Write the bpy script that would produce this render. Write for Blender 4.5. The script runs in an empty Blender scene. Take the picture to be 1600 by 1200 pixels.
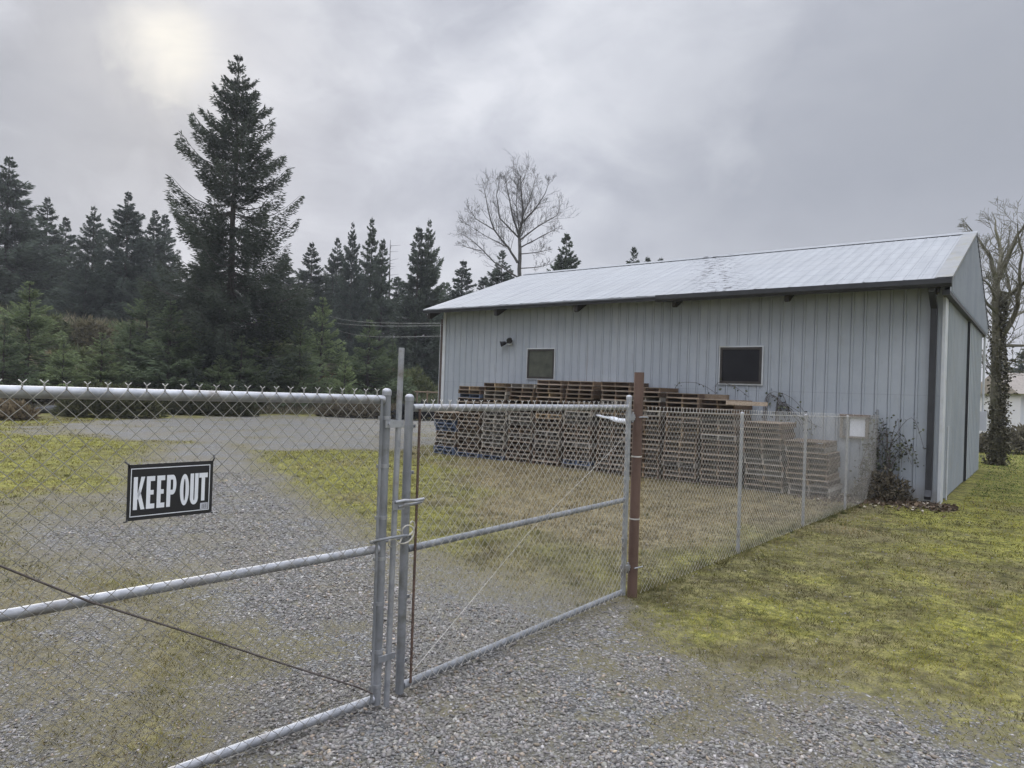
import bpy, math, random
import numpy as np
from mathutils import Matrix, Vector

random.seed(7)
RNG = np.random.default_rng(11)
S = bpy.context.scene
COL = S.collection

# ---------------------------------------------------------------- camera model
F_PX, PITCH, ROLL, CAM_H = 1075.0, 0.0056, 0.034, 1.9
CAM = np.array([0.0, 0.0, CAM_H])

def ray(px, py):
    a, b = px - 800.0, py - 600.0
    c, s = math.cos(ROLL), math.sin(ROLL)
    x = a * c + b * s
    u = -(-a * s + b * c)
    cp, sp = math.cos(PITCH), math.sin(PITCH)
    return np.array([x / F_PX, cp - u / F_PX * sp, sp + u / F_PX * cp])

def at(px, py, Y):
    r = ray(px, py)
    return CAM + r * (Y / r[1])

def on_ground(px, py, z=0.0):
    r = ray(px, py)
    return CAM + r * ((z - CAM_H) / r[2])

def on_plane(px, py, P, n):
    r = ray(px, py)
    t = (P[0] * n[0] + P[1] * n[1]) / (r[0] * n[0] + r[1] * n[1])
    return CAM + r * t

YAW = 0.66
DL = np.array([-math.cos(YAW), math.sin(YAW)])
DW = np.array([math.sin(YAW), math.cos(YAW)])
BC = np.array([8.019, 12.838])          # near corner of the shed

# ---------------------------------------------------------------- value noise
def _hash(ix, iy, seed):
    h = (ix * 374761393 + iy * 668265263 + seed * 144269) & 0xFFFFFFFF
    h = ((h ^ (h >> 13)) * 1274126177) & 0xFFFFFFFF
    return ((h ^ (h >> 16)) & 0xFFFF) / 65535.0

def vnoise(x, y, seed=0):
    x = np.asarray(x, float); y = np.asarray(y, float)
    ix = np.floor(x).astype(np.int64); iy = np.floor(y).astype(np.int64)
    fx = x - ix; fy = y - iy
    fx = fx * fx * (3 - 2 * fx); fy = fy * fy * (3 - 2 * fy)
    a = _hash(ix, iy, seed); b = _hash(ix + 1, iy, seed)
    c = _hash(ix, iy + 1, seed); d = _hash(ix + 1, iy + 1, seed)
    return (a * (1 - fx) + b * fx) * (1 - fy) + (c * (1 - fx) + d * fx) * fy

def fbm(x, y, seed=0, oct=4):
    r = 0; amp = 0.5; tot = 0
    for i in range(oct):
        r = r + amp * vnoise(x, y, seed + i * 17); tot += amp
        x = np.asarray(x) * 2.03 + 3.1; y = np.asarray(y) * 2.03 + 1.7; amp *= 0.5
    return r / tot

def sstep(a, b, x):
    t = np.clip((x - a) / (b - a), 0, 1)
    return t * t * (3 - 2 * t)

def poly_sd(x, y, P):
    """signed distance, positive inside"""
    P = np.asarray(P, float); n = len(P)
    d = np.full(np.shape(x), 1e9); ins = np.zeros(np.shape(x), bool)
    for i in range(n):
        ax, ay = P[i]; bx, by = P[(i + 1) % n]
        ex, ey = bx - ax, by - ay
        t = np.clip(((x - ax) * ex + (y - ay) * ey) / (ex * ex + ey * ey + 1e-12), 0, 1)
        d = np.minimum(d, np.hypot(x - ax - ex * t, y - ay - ey * t))
        c = ((ay > y) != (by > y)) & (x < (bx - ax) * (y - ay) / (by - ay + 1e-12) + ax)
        ins ^= c
    return np.where(ins, d, -d)

# ---------------------------------------------------------------- terrain
def edge_s(x, y):
    """metres beyond the back edge of the yard"""
    x = np.asarray(x, float); y = np.asarray(y, float)
    return y - (45.0 + 0.52 * np.clip(x, -60, 8)) - 1.2 * (fbm(x * .12, y * .12, 5) - .5)

def hz(x, y):
    x = np.asarray(x, float); y = np.asarray(y, float)
    ang = x / np.maximum(y, 1.0)
    hmax = 1.2 + 4.3 * (1 - sstep(-0.46, -0.12, ang))
    hmax = hmax * (1 - sstep(0.15, 0.5, ang))
    s = edge_s(x, y)
    h = hmax * sstep(2, 30, s) + 0.9 * sstep(0, 2.5, s) * (1 - sstep(-0.3, -0.1, ang)) * fbm(x * .3, y * .3, 8)
    h = np.where(y > 12, h, 0)
    und = 0.05 * (fbm(x * .35, y * .35, 3) - .5) + 0.02 * (fbm(x * 2.2, y * 2.2, 4) - .5)
    return h + und

G1 = [(3.4, 1.0), (2.95, 3.75), (2.7, 4.17), (2.25, 4.44), (1.78, 4.86), (1.45, 5.33), (1.10, 6.15), (0.45, 6.75),
      (-0.65, 7.7), (-1.9, 8.9), (-3.0, 10.6), (-4.4, 13), (-6.3, 17.2), (-8.2, 20.5), (-9.9, 19.5), (-7.9, 14.0), (-6.3, 12.0),
      (-7.8, 10.0), (-5.9, 7.3), (-3.4, 6.3), (-2.3, 5.0), (-1.7, 3.6), (-1.3, 1.0)]
G2 = [(-14.2, 21.2), (-8.7, 20.0), (-6.5, 18.6), (-3.3, 20.3), (-1.6, 23), (-1.8, 36), (-8, 39.5), (-13, 36), (-16, 30), (-16.5, 24)]
G3 = [(14.5, 17.6), (22, 25), (34, 38), (36, 36), (23, 22), (15.5, 16.6)]
DRY = [(-2, 19.5), (-0.3, 10.5), (1.3, 7.6), (3.2, 9.2), (7.2, 13.6), (4.5, 14.9), (0, 18.5)]
MOSSL = [(-19, 24), (-8.6, 18.5), (-7.0, 14), (-6.5, 12), (-7.6, 10.0), (-16, 17)]
LEFTLOW = [(-6.2, 7.0), (-3.4, 6.1), (-2.4, 5.0), (-1.7, 3.6), (-1.2, 0.5), (-8, 0.5)]
MOSSR = [(-7.5, 20), (-5.2, 12.5), (-3.2, 10.6), (-1.0, 8.6), (-0.6, 11), (-2.0, 17.5), (-4, 19.5)]

PURE = [tuple(on_ground(px, py)[:2]) for px, py in ((335, 850), (400, 800), (470, 820), (560, 880), (640, 950), (770, 950), (800, 1030), (900, 1100), (1060, 1200), (560, 1200), (440, 1110), (400, 970))]
RB = [tuple(on_ground(px, py)[:2]) for px, py in ((960, 930), (1090, 1005), (1190, 1045), (1340, 1090), (1490, 1128), (1640, 1185), (1640, 1300), (560, 1300), (700, 1040))]
PURE2 = [tuple(on_ground(px, py)[:2]) for px, py in ((0, 830), (180, 800), (330, 840), (300, 900), (120, 905), (0, 890))]
PURE3 = [tuple(on_ground(px, py)[:2]) for px, py in ((285, 830), (480, 815), (450, 770), (385, 730), (360, 690), (300, 690), (275, 740))]
def masks(x, y):
    n = fbm(x * .9, y * .9, 21) - .5
    n2 = fbm(x * 3.1, y * 3.1, 22) - .5
    g = sstep(-1.0, 0.75, poly_sd(x, y, G1) + 1.1 * n + .5 * n2)
    g2 = sstep(-0.8, 0.8, poly_sd(x, y, G2) + 3.0 * n)
    g = np.maximum(g, sstep(-0.3, 0.3, poly_sd(x, y, G3) + .4 * n) * 1.0)
    rb = sstep(-.35, .45, poly_sd(x, y, RB) + .5 * n + .25 * n2)
    pure = np.maximum(sstep(-.7, .4, poly_sd(x, y, PURE) + .8 * n), .6 * sstep(-.8, .6, poly_sd(x, y, PURE2) + n))
    pure = np.maximum(pure, .95 * sstep(-.9, .5, poly_sd(x, y, PURE3) + .9 * n))
    g = np.maximum(g, .9 * sstep(-.5, .7, poly_sd(x, y, PURE3) + .9 * n))
    g = np.maximum(g * (.66 + .34 * pure), g2)
    low = sstep(-0.4, 0.4, poly_sd(x, y, LEFTLOW) + n)
    g = np.maximum(g, low * (0.46 + 0.36 * sstep(-.1, .2, n2 + .5 * n)))
    # mossy blotches inside the gravel
    g = g * (1 - 0.42 * sstep(0.02, 0.26, fbm(x * .62 + 9, y * .62, 31) - .5 + .35 * n2))
    g = np.maximum(g, rb * (.62 + .3 * sstep(-.12, .12, n2 + .5 * n)))
    dry = sstep(-0.8, 0.8, poly_sd(x, y, DRY) + 2.0 * n)
    dry = np.maximum(dry, 0.55 * low)
    dry = np.maximum(dry, 0.45 * sstep(.02, .25, fbm(x * .8 + 4, y * .8, 41) - .5))
    green = 0.30 + 0.9 * sstep(-0.12, 0.25, fbm(x * .7, y * .7, 51) - .5)
    lawn = sstep(.2, 1.2, x - 1.2 - .85 * (y - 6.4)) * sstep(-.2, .6, -poly_sd(x, y, G1))
    green = green + .52 * lawn * sstep(-.18, .16, n + .6 * n2); dry = dry * (1 - .25 * lawn)
    green = green * (1 - .65 * dry) + 0.55 * sstep(-.5, .8, poly_sd(x, y, MOSSR) + 2 * n) + 0.5 * sstep(-.5, .8, poly_sd(x, y, MOSSL) + 2 * n)
    s = edge_s(x, y)
    dry = np.maximum(dry, sstep(-1.0, 1.0, s) * np.where(y > 12, 1, 0) * (x < 8) * .9)
    lush = sstep(11.5, 15, y) * sstep(8.5, 11, x)
    green = np.clip(green + .5 * lush, 0, 1)
    dry = dry * (1 - lush)
    return np.clip(g, 0, 1), green, np.clip(dry, 0, 1), lush

# ---------------------------------------------------------------- mesh helpers
class MB:
    def __init__(self):
        self.v = []; self.f = []
    def add(self, vs, fs):
        o = len(self.v)
        self.v.extend([tuple(map(float, p)) for p in vs])
        self.f.extend([tuple(i + o for i in f) for f in fs])
        return self
    def box(self, a, b):
        x0, y0, z0 = [min(a[i], b[i]) for i in range(3)]; x1, y1, z1 = [max(a[i], b[i]) for i in range(3)]
        return self.add([(x0, y0, z0), (x1, y0, z0), (x1, y1, z0), (x0, y1, z0), (x0, y0, z1), (x1, y0, z1), (x1, y1, z1), (x0, y1, z1)],
                        [(0, 3, 2, 1), (4, 5, 6, 7), (0, 1, 5, 4), (1, 2, 6, 5), (2, 3, 7, 6), (3, 0, 4, 7)])
    def obox(self, c, ax, ay, az, hx, hy, hz_):
        c = np.array(c, float); ax = np.array(ax, float); ay = np.array(ay, float); az = np.array(az, float)
        vs = [c + ax * hx * i + ay * hy * j + az * hz_ * k for k in (-1, 1) for (i, j) in ((-1, -1), (1, -1), (1, 1), (-1, 1))]
        return self.add(vs, [(0, 3, 2, 1), (4, 5, 6, 7), (0, 1, 5, 4), (1, 2, 6, 5), (2, 3, 7, 6), (3, 0, 4, 7)])
    def tube(self, pts, r, seg=10, caps=True):
        pts = [np.array(p, float) for p in pts]; n = len(pts)
        rs = [r] * n if np.isscalar(r) else list(r)
        up = None; vs = []; fs = []
        for i, p in enumerate(pts):
            t = pts[min(i + 1, n - 1)] - pts[max(i - 1, 0)]
            t = t / (np.linalg.norm(t) + 1e-12)
            if up is None:
                up = np.array([0, 0, 1.0]) if abs(t[2]) < .9 else np.array([1.0, 0, 0])
            a = np.cross(t, up); a /= np.linalg.norm(a) + 1e-12
            b = np.cross(a, t); up = b
            for k in range(seg):
                th = 2 * math.pi * k / seg
                vs.append(p + (a * math.cos(th) + b * math.sin(th)) * rs[i])
        for i in range(n - 1):
            for k in range(seg):
                k2 = (k + 1) % seg
                fs.append((i * seg + k, i * seg + k2, (i + 1) * seg + k2, (i + 1) * seg + k))
        if caps:
            fs.append(tuple(range(seg))[::-1]); fs.append(tuple((n - 1) * seg + k for k in range(seg)))
        return self.add(vs, fs)
    def prism(self, poly, ax, ay, az, o, d0, d1):
        """extrude 2-D polygon (in ax, ay at o) from d0 to d1 along az"""
        ax, ay, az, o = [np.array(q, float) for q in (ax, ay, az, o)]
        n = len(poly)
        vs = [o + ax * p[0] + ay * p[1] + az * d0 for p in poly] + [o + ax * p[0] + ay * p[1] + az * d1 for p in poly]
        fs = [tuple(range(n))[::-1], tuple(range(n, 2 * n))] + [(i, (i + 1) % n, n + (i + 1) % n, n + i) for i in range(n)]
        return self.add(vs, fs)
    def dome(self, c, r, h, seg=12, rings=4):
        vs = []; fs = []
        c = np.array(c, float)
        for i in range(rings):
            a = math.pi / 2 * i / rings
            for k in range(seg):
                th = 2 * math.pi * k / seg
                vs.append(c + np.array([r * math.cos(a) * math.cos(th), r * math.cos(a) * math.sin(th), h * math.sin(a)]))
        vs.append(c + np.array([0, 0, h]))
        for i in range(rings - 1):
            for k in range(seg):
                k2 = (k + 1) % seg
                fs.append((i * seg + k, i * seg + k2, (i + 1) * seg + k2, (i + 1) * seg + k))
        for k in range(seg):
            fs.append(((rings - 1) * seg + k, (rings - 1) * seg + (k + 1) % seg, rings * seg))
        fs.append(tuple(range(seg))[::-1])
        return self.add(vs, fs)
    def build(self, name, mat, parent=None, smooth=False):
        me = bpy.data.meshes.new(name)
        me.from_pydata(self.v, [], self.f)
        me.materials.append(mat)
        if smooth:
            me.polygons.foreach_set('use_smooth', [True] * len(me.polygons))
            try: me.set_sharp_from_angle(angle=math.radians(40))
            except Exception: pass
        me.update()
        return link(name, me, parent)

def link(name, me, parent=None):
    o = bpy.data.objects.new(name, me); COL.objects.link(o)
    if parent is not None:
        o.parent = parent
        m = parent.get('_w')
        if m is not None:
            o.matrix_parent_inverse = Matrix.Translation((-m[0], -m[1], -m[2]))
    return o

def big(name, V, Fq, mat, parent=None, col=None, smooth=False, mat_idx=None):
    """numpy mesh; Fq (n,3) or (n,4)"""
    V = np.ascontiguousarray(V, np.float32); Fq = np.ascontiguousarray(Fq, np.int32)
    me = bpy.data.meshes.new(name)
    k = Fq.shape[1]
    me.vertices.add(len(V)); me.vertices.foreach_set('co', V.ravel())
    me.loops.add(Fq.size); me.loops.foreach_set('vertex_index', Fq.ravel())
    me.polygons.add(len(Fq))
    me.polygons.foreach_set('loop_start', np.arange(0, Fq.size, k, dtype=np.int32))
    me.polygons.foreach_set('loop_total', np.full(len(Fq), k, np.int32))
    if smooth: me.polygons.foreach_set('use_smooth', np.ones(len(Fq), bool))
    if col is not None:
        a = me.color_attributes.new('Col', 'FLOAT_COLOR', 'POINT')
        c4 = np.ones((len(V), 4), np.float32); c4[:, :col.shape[1]] = col
        a.data.foreach_set('color', c4.ravel())
    me.materials.append(mat)
    me.update(calc_edges=True); me.validate()
    return link(name, me, parent)

def tag(o, label=None, cat=None, group=None, kind=None):
    if label: o['label'] = label
    if cat: o['category'] = cat
    if group: o['group'] = group
    if kind: o['kind'] = kind
    return o

def empty(name, loc=(0, 0, 0), rz=0.0, world_children=False):
    o = bpy.data.objects.new(name, None); COL.objects.link(o)
    o.location = tuple(float(c) for c in loc); o.rotation_euler = (0, 0, rz); o.empty_display_size = .2
    if world_children: o['_w'] = [float(c) for c in loc]
    return o

def copy_tree(o, parent=None):
    c = o.copy(); COL.objects.link(c)
    if parent is not None: c.parent = parent
    for ch in list(o.children): copy_tree(ch, c)
    return c

# ---------------------------------------------------------------- materials
def new_mat(name):
    m = bpy.data.materials.new(name); m.use_nodes = True
    nt = m.node_tree; nt.nodes.clear()
    out = nt.nodes.new('ShaderNodeOutputMaterial'); b = nt.nodes.new('ShaderNodeBsdfPrincipled')
    nt.links.new(b.outputs[0], out.inputs[0])
    return m, nt, b

def nd(nt, t, **kw):
    n = nt.nodes.new(t)
    for k, v in kw.items():
        if k.startswith('i_'):
            n.inputs[k[2:].replace('_', ' ')].default_value = v
        else: setattr(n, k, v)
    return n

def setin(nt, sock, v):
    if hasattr(v, 'is_linked') or isinstance(v, bpy.types.NodeSocket): nt.links.new(v, sock)
    else: sock.default_value = v

def math_(nt, op, a, b=None, c=None, clamp=False):
    n = nt.nodes.new('ShaderNodeMath'); n.operation = op; n.use_clamp = clamp
    setin(nt, n.inputs[0], a)
    if b is not None: setin(nt, n.inputs[1], b)
    if c is not None: setin(nt, n.inputs[2], c)
    return n.outputs[0]

def mix_(nt, f, a, b, mode='MIX'):
    n = nt.nodes.new('ShaderNodeMix'); n.data_type = 'RGBA'; n.blend_type = mode
    setin(nt, n.inputs['Factor'], f)
    def c(v): return (*v, 1) if isinstance(v, tuple) and len(v) == 3 else v
    setin(nt, n.inputs[6], c(a)); setin(nt, n.inputs[7], c(b))
    return n.outputs[2]

def ramp(nt, f, stops, interp='LINEAR'):
    n = nt.nodes.new('ShaderNodeValToRGB'); n.color_ramp.interpolation = interp
    e = n.color_ramp.elements
    while len(e) > 1: e.remove(e[-1])
    for i, (p, c) in enumerate(stops):
        c = (c, c, c) if np.isscalar(c) else c
        el = e[0] if i == 0 else e.new(p)
        el.position = p; el.color = (*c, 1)
    nt.links.new(f, n.inputs[0])
    return n.outputs[0]

def noise(nt, vec, scale, detail=4, rough=.55, dist=0.0):
    n = nd(nt, 'ShaderNodeTexNoise'); n.inputs['Scale'].default_value = scale
    n.inputs['Detail'].default_value = detail; n.inputs['Roughness'].default_value = rough; n.inputs['Distortion'].default_value = dist
    if vec is not None: nt.links.new(vec, n.inputs['Vector'])
    return n.outputs[0]

def mapping(nt, vec, scale=(1, 1, 1), rot=(0, 0, 0)):
    n = nd(nt, 'ShaderNodeMapping'); n.inputs['Scale'].default_value = scale; n.inputs['Rotation'].default_value = rot
    nt.links.new(vec, n.inputs['Vector']); return n.outputs[0]

def objco(nt): return nd(nt, 'ShaderNodeTexCoord').outputs['Object']

def mottled(name, c1, c2, scale=8, rough=.6, metal=0.0, bump=.0, stretch=(1, 1, 1), bscale=40, spec=.5, dirt=None):
    m, nt, b = new_mat(name)
    co = mapping(nt, objco(nt), stretch)
    n = noise(nt, co, scale, 6, .6)
    c = ramp(nt, n, [(.3, c1), (.7, c2)])
    if dirt:
        n3 = noise(nt, objco(nt), dirt[1], 5, .65)
        c = mix_(nt, ramp(nt, n3, [(.52, 0.0), (.72, 1.0)]), c, dirt[0])
    nt.links.new(c, b.inputs['Base Color'])
    b.inputs['Roughness'].default_value = rough; b.inputs['Metallic'].default_value = metal
    b.inputs['Specular IOR Level'].default_value = spec
    if bump:
        bn = nd(nt, 'ShaderNodeBump'); bn.inputs['Strength'].default_value = bump; bn.inputs['Distance'].default_value = .01
        nt.links.new(noise(nt, co, bscale, 4), bn.inputs['Height']); nt.links.new(bn.outputs[0], b.inputs['Normal'])
    return m

M = {}
M['galv'] = mottled('galvanised_steel', (.24, .25, .27), (.42, .43, .45), 14, .5, .55, .15, dirt=((.15, .13, .11), 7))
M['galv_dull'] = mottled('dull_galvanised_steel', (.15, .16, .17), (.30, .31, .33), 10, .55, .45, .1, stretch=(1, 1, .3), dirt=((.14, .14, .13), 7))
M['wire'] = mottled('galvanised_wire', (.40, .385, .35), (.58, .56, .52), 6, .5, .3)
M['wire_old'] = mottled('weathered_wire', (.22, .21, .2), (.36, .35, .33), 5, .55, .4)
M['wire_dark'] = mottled('dull_wire', (.27, .26, .24), (.42, .41, .38), 5, .45, .5)
M['rod'] = mottled('dark_weathered_rod', (.06, .05, .045), (.13, .11, .1), 12, .7, .3)
M['rust'] = mottled('rusty_bar', (.06, .038, .03), (.12, .075, .055), 20, .75, .2)
M['cable'] = mottled('pale_coated_cable', (.36, .34, .29), (.48, .46, .4), 20, .5)
M['brown_post'] = mottled('rust_brown_paint', (.085, .05, .037), (.12, .072, .054), 7, .65, 0, .2, stretch=(1, 1, .25), dirt=((.07, .038, .026), 6))
M['black'] = mottled('black_plastic', (.008, .008, .010), (.014, .014, .017), 10, .5)
M['white'] = mottled('white_print', (.62, .64, .68), (.70, .72, .76), 12, .5)
M['label_grey'] = mottled('grey_sticker', (.45, .46, .5), (.52, .53, .58), 60, .5)

# ---------------------------------------------------------------- world, sun, camera
sun_v = ray(268, 78); sun_v = sun_v / np.linalg.norm(sun_v)
elev = math.asin(sun_v[2]); azim = math.atan2(sun_v[0], sun_v[1])
W = bpy.data.worlds.new('World'); S.world = W; W.use_nodes = True
nt = W.node_tree; nt.nodes.clear()
wo = nt.nodes.new('ShaderNodeOutputWorld'); bg = nt.nodes.new('ShaderNodeBackground'); nt.links.new(bg.outputs[0], wo.inputs[0])
sky = nt.nodes.new('ShaderNodeTexSky'); sky.sky_type = 'NISHITA'; sky.sun_disc = False
sky.sun_elevation = elev; sky.sun_rotation = azim; sky.altitude = 50; sky.dust_density = 2.0
D = nd(nt, 'ShaderNodeTexCoord').outputs['Generated']
Dn = nd(nt, 'ShaderNodeVectorMath', operation='NORMALIZE'); nt.links.new(D, Dn.inputs[0]); D = Dn.outputs[0]
def dotp(v):
    v = np.array(v) / np.linalg.norm(v)
    n = nd(nt, 'ShaderNodeVectorMath', operation='DOT_PRODUCT'); nt.links.new(D, n.inputs[0]); n.inputs[1].default_value = tuple(v)
    return n.outputs['Value']
Dm = mapping(nt, D, (1.0, 1.0, 1.7), (0.15, 0.32, 0.9))
n1 = noise(nt, Dm, 3.1, 7, .52, .35)
n2 = noise(nt, Dm, 8.5, 6, .58, .5)
nn = math_(nt, 'ADD', math_(nt, 'MULTIPLY', n1, .70), math_(nt, 'MULTIPLY', n2, .30))
cloud = ramp(nt, nn, [(.34, (3.5, 3.68, 4.2)), (.44, (4.25, 4.42, 5.0)), (.53, (5.05, 5.22, 5.8)), (.64, (6.3, 6.45, 6.95))])
def blob(px, py, power, dark):
    d = math_(nt, 'POWER', math_(nt, 'MAXIMUM', dotp(ray(px, py)), 0.0), power)
    d = math_(nt, 'MULTIPLY', d, math_(nt, 'MULTIPLY_ADD', nn, 1.6, .15))
    return math_(nt, 'MULTIPLY', d, dark)
for (px, py, pw, dk) in ((1480, 330, 22, .55), (1600, 130, 30, .52), (230, 240, 200, .34), (1130, 330, 90, .35), (420, 20, 120, .2)):
    cloud = mix_(nt, blob(px, py, pw, dk), cloud, (2.5, 2.68, 3.1))
def patch_(v, power, amp, bias, gain, nz):
    d = math_(nt, 'POWER', math_(nt, 'MAXIMUM', dotp(v), 0.0), power)
    return math_(nt, 'MULTIPLY', math_(nt, 'ADD', math_(nt, 'MULTIPLY', d, 1.25), math_(nt, 'MULTIPLY_ADD', nz, amp, -.5 * amp - bias)), gain, clamp=True)
n6 = noise(nt, mapping(nt, D, (1, 1, 1.4), (.4, 1.1, .2)), 6.5, 7, .55, .5)
cloud = mix_(nt, math_(nt, 'MULTIPLY', patch_(ray(95, 175), 48, 2.2, .42, 1.9, n6), .62), cloud, (2.7, 2.88, 3.3))
cloud = mix_(nt, math_(nt, 'MULTIPLY', patch_(ray(1010, 60), 40, 2.0, .55, 1.6, n6), .30), cloud, (6.6, 6.75, 7.2))
hor = ramp(nt, math_(nt, 'ABSOLUTE', nd(nt, 'ShaderNodeSeparateXYZ').outputs[2]), [(0, 1.0), (.28, 0.0)])
sep = [n for n in nt.nodes if n.bl_idname == 'ShaderNodeSeparateXYZ'][0]; nt.links.new(D, sep.inputs[0])
cloud = mix_(nt, math_(nt, 'MULTIPLY', hor, .5), cloud, (5.3, 5.4, 5.85))
# break in the clouds round the hidden sun
ds = math_(nt, 'MAXIMUM', dotp(sun_v), 0.0)
nb = math_(nt, 'MULTIPLY_ADD', noise(nt, Dm, 5.0, 6, .6, .8), 3.2, -.95, clamp=True)
halo = math_(nt, 'MULTIPLY', math_(nt, 'POWER', ds, 90), .30)
core = math_(nt, 'MULTIPLY', math_(nt, 'POWER', ds, 800), math_(nt, 'MULTIPLY_ADD', nb, .9, .25))
cloud = mix_(nt, math_(nt, 'MULTIPLY', halo, math_(nt, 'MULTIPLY_ADD', nb, .75, .25), clamp=True), cloud, (6.9, 6.8, 6.9))
cloud = mix_(nt, math_(nt, 'MULTIPLY', patch_(sun_v, 330, 2.6, .66, 1.6, n6), .80), cloud, (6.7, 6.6, 6.35))
cloud = mix_(nt, math_(nt, 'MINIMUM', core, 1.0), cloud, (7.8, 7.55, 6.9))
cloud = mix_(nt, .02, cloud, sky.outputs[0])
back = ramp(nt, math_(nt, 'MULTIPLY_ADD', sep.outputs[1], .5, .5), [(.2, 1.15), (.6, 1.0)])  # sky behind the view brightened a little to light the facing sides
top = ramp(nt, sep.outputs[2], [(.52, 1.0), (.8, 5.0)])  # overhead sky, above the view, brightened on purpose to light the ground
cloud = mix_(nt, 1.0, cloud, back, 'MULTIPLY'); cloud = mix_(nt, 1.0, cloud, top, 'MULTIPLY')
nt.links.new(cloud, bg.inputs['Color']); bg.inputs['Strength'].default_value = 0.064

sd = bpy.data.lights.new('sun', 'SUN'); sd.energy = 0.8; sd.angle = math.radians(22); sd.color = (1, .95, .86)
so = bpy.data.objects.new('sun', sd); COL.objects.link(so)
so.rotation_euler = Vector(tuple(sun_v)).to_track_quat('Z', 'Y').to_euler(); so.location = (-20, 30, 25)

cd = bpy.data.cameras.new('camera'); cd.sensor_width = 36; cd.lens = 36 * F_PX / 1600; cd.clip_end = 3000; cd.clip_start = .05
co_ = bpy.data.objects.new('camera', cd); COL.objects.link(co_); S.camera = co_
fw = Vector((0, math.cos(PITCH), math.sin(PITCH))); r0 = Vector((1, 0, 0)); u0 = Vector((0, -math.sin(PITCH), math.cos(PITCH)))
c_, s_ = math.cos(ROLL), math.sin(ROLL)
right = r0 * c_ + u0 * s_; upv = u0 * c_ - r0 * s_
mw = Matrix((( right.x, upv.x, -fw.x, 0), (right.y, upv.y, -fw.y, 0), (right.z, upv.z, -fw.z, CAM_H), (0, 0, 0, 1)))
co_.matrix_world = mw
S.view_settings.view_transform = 'Standard'; S.view_settings.look = 'None'; S.view_settings.exposure = .95; S.view_settings.gamma = 1
S.cycles.max_bounces = 6; S.cycles.diffuse_bounces = 3; S.cycles.glossy_bounces = 3

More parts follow.
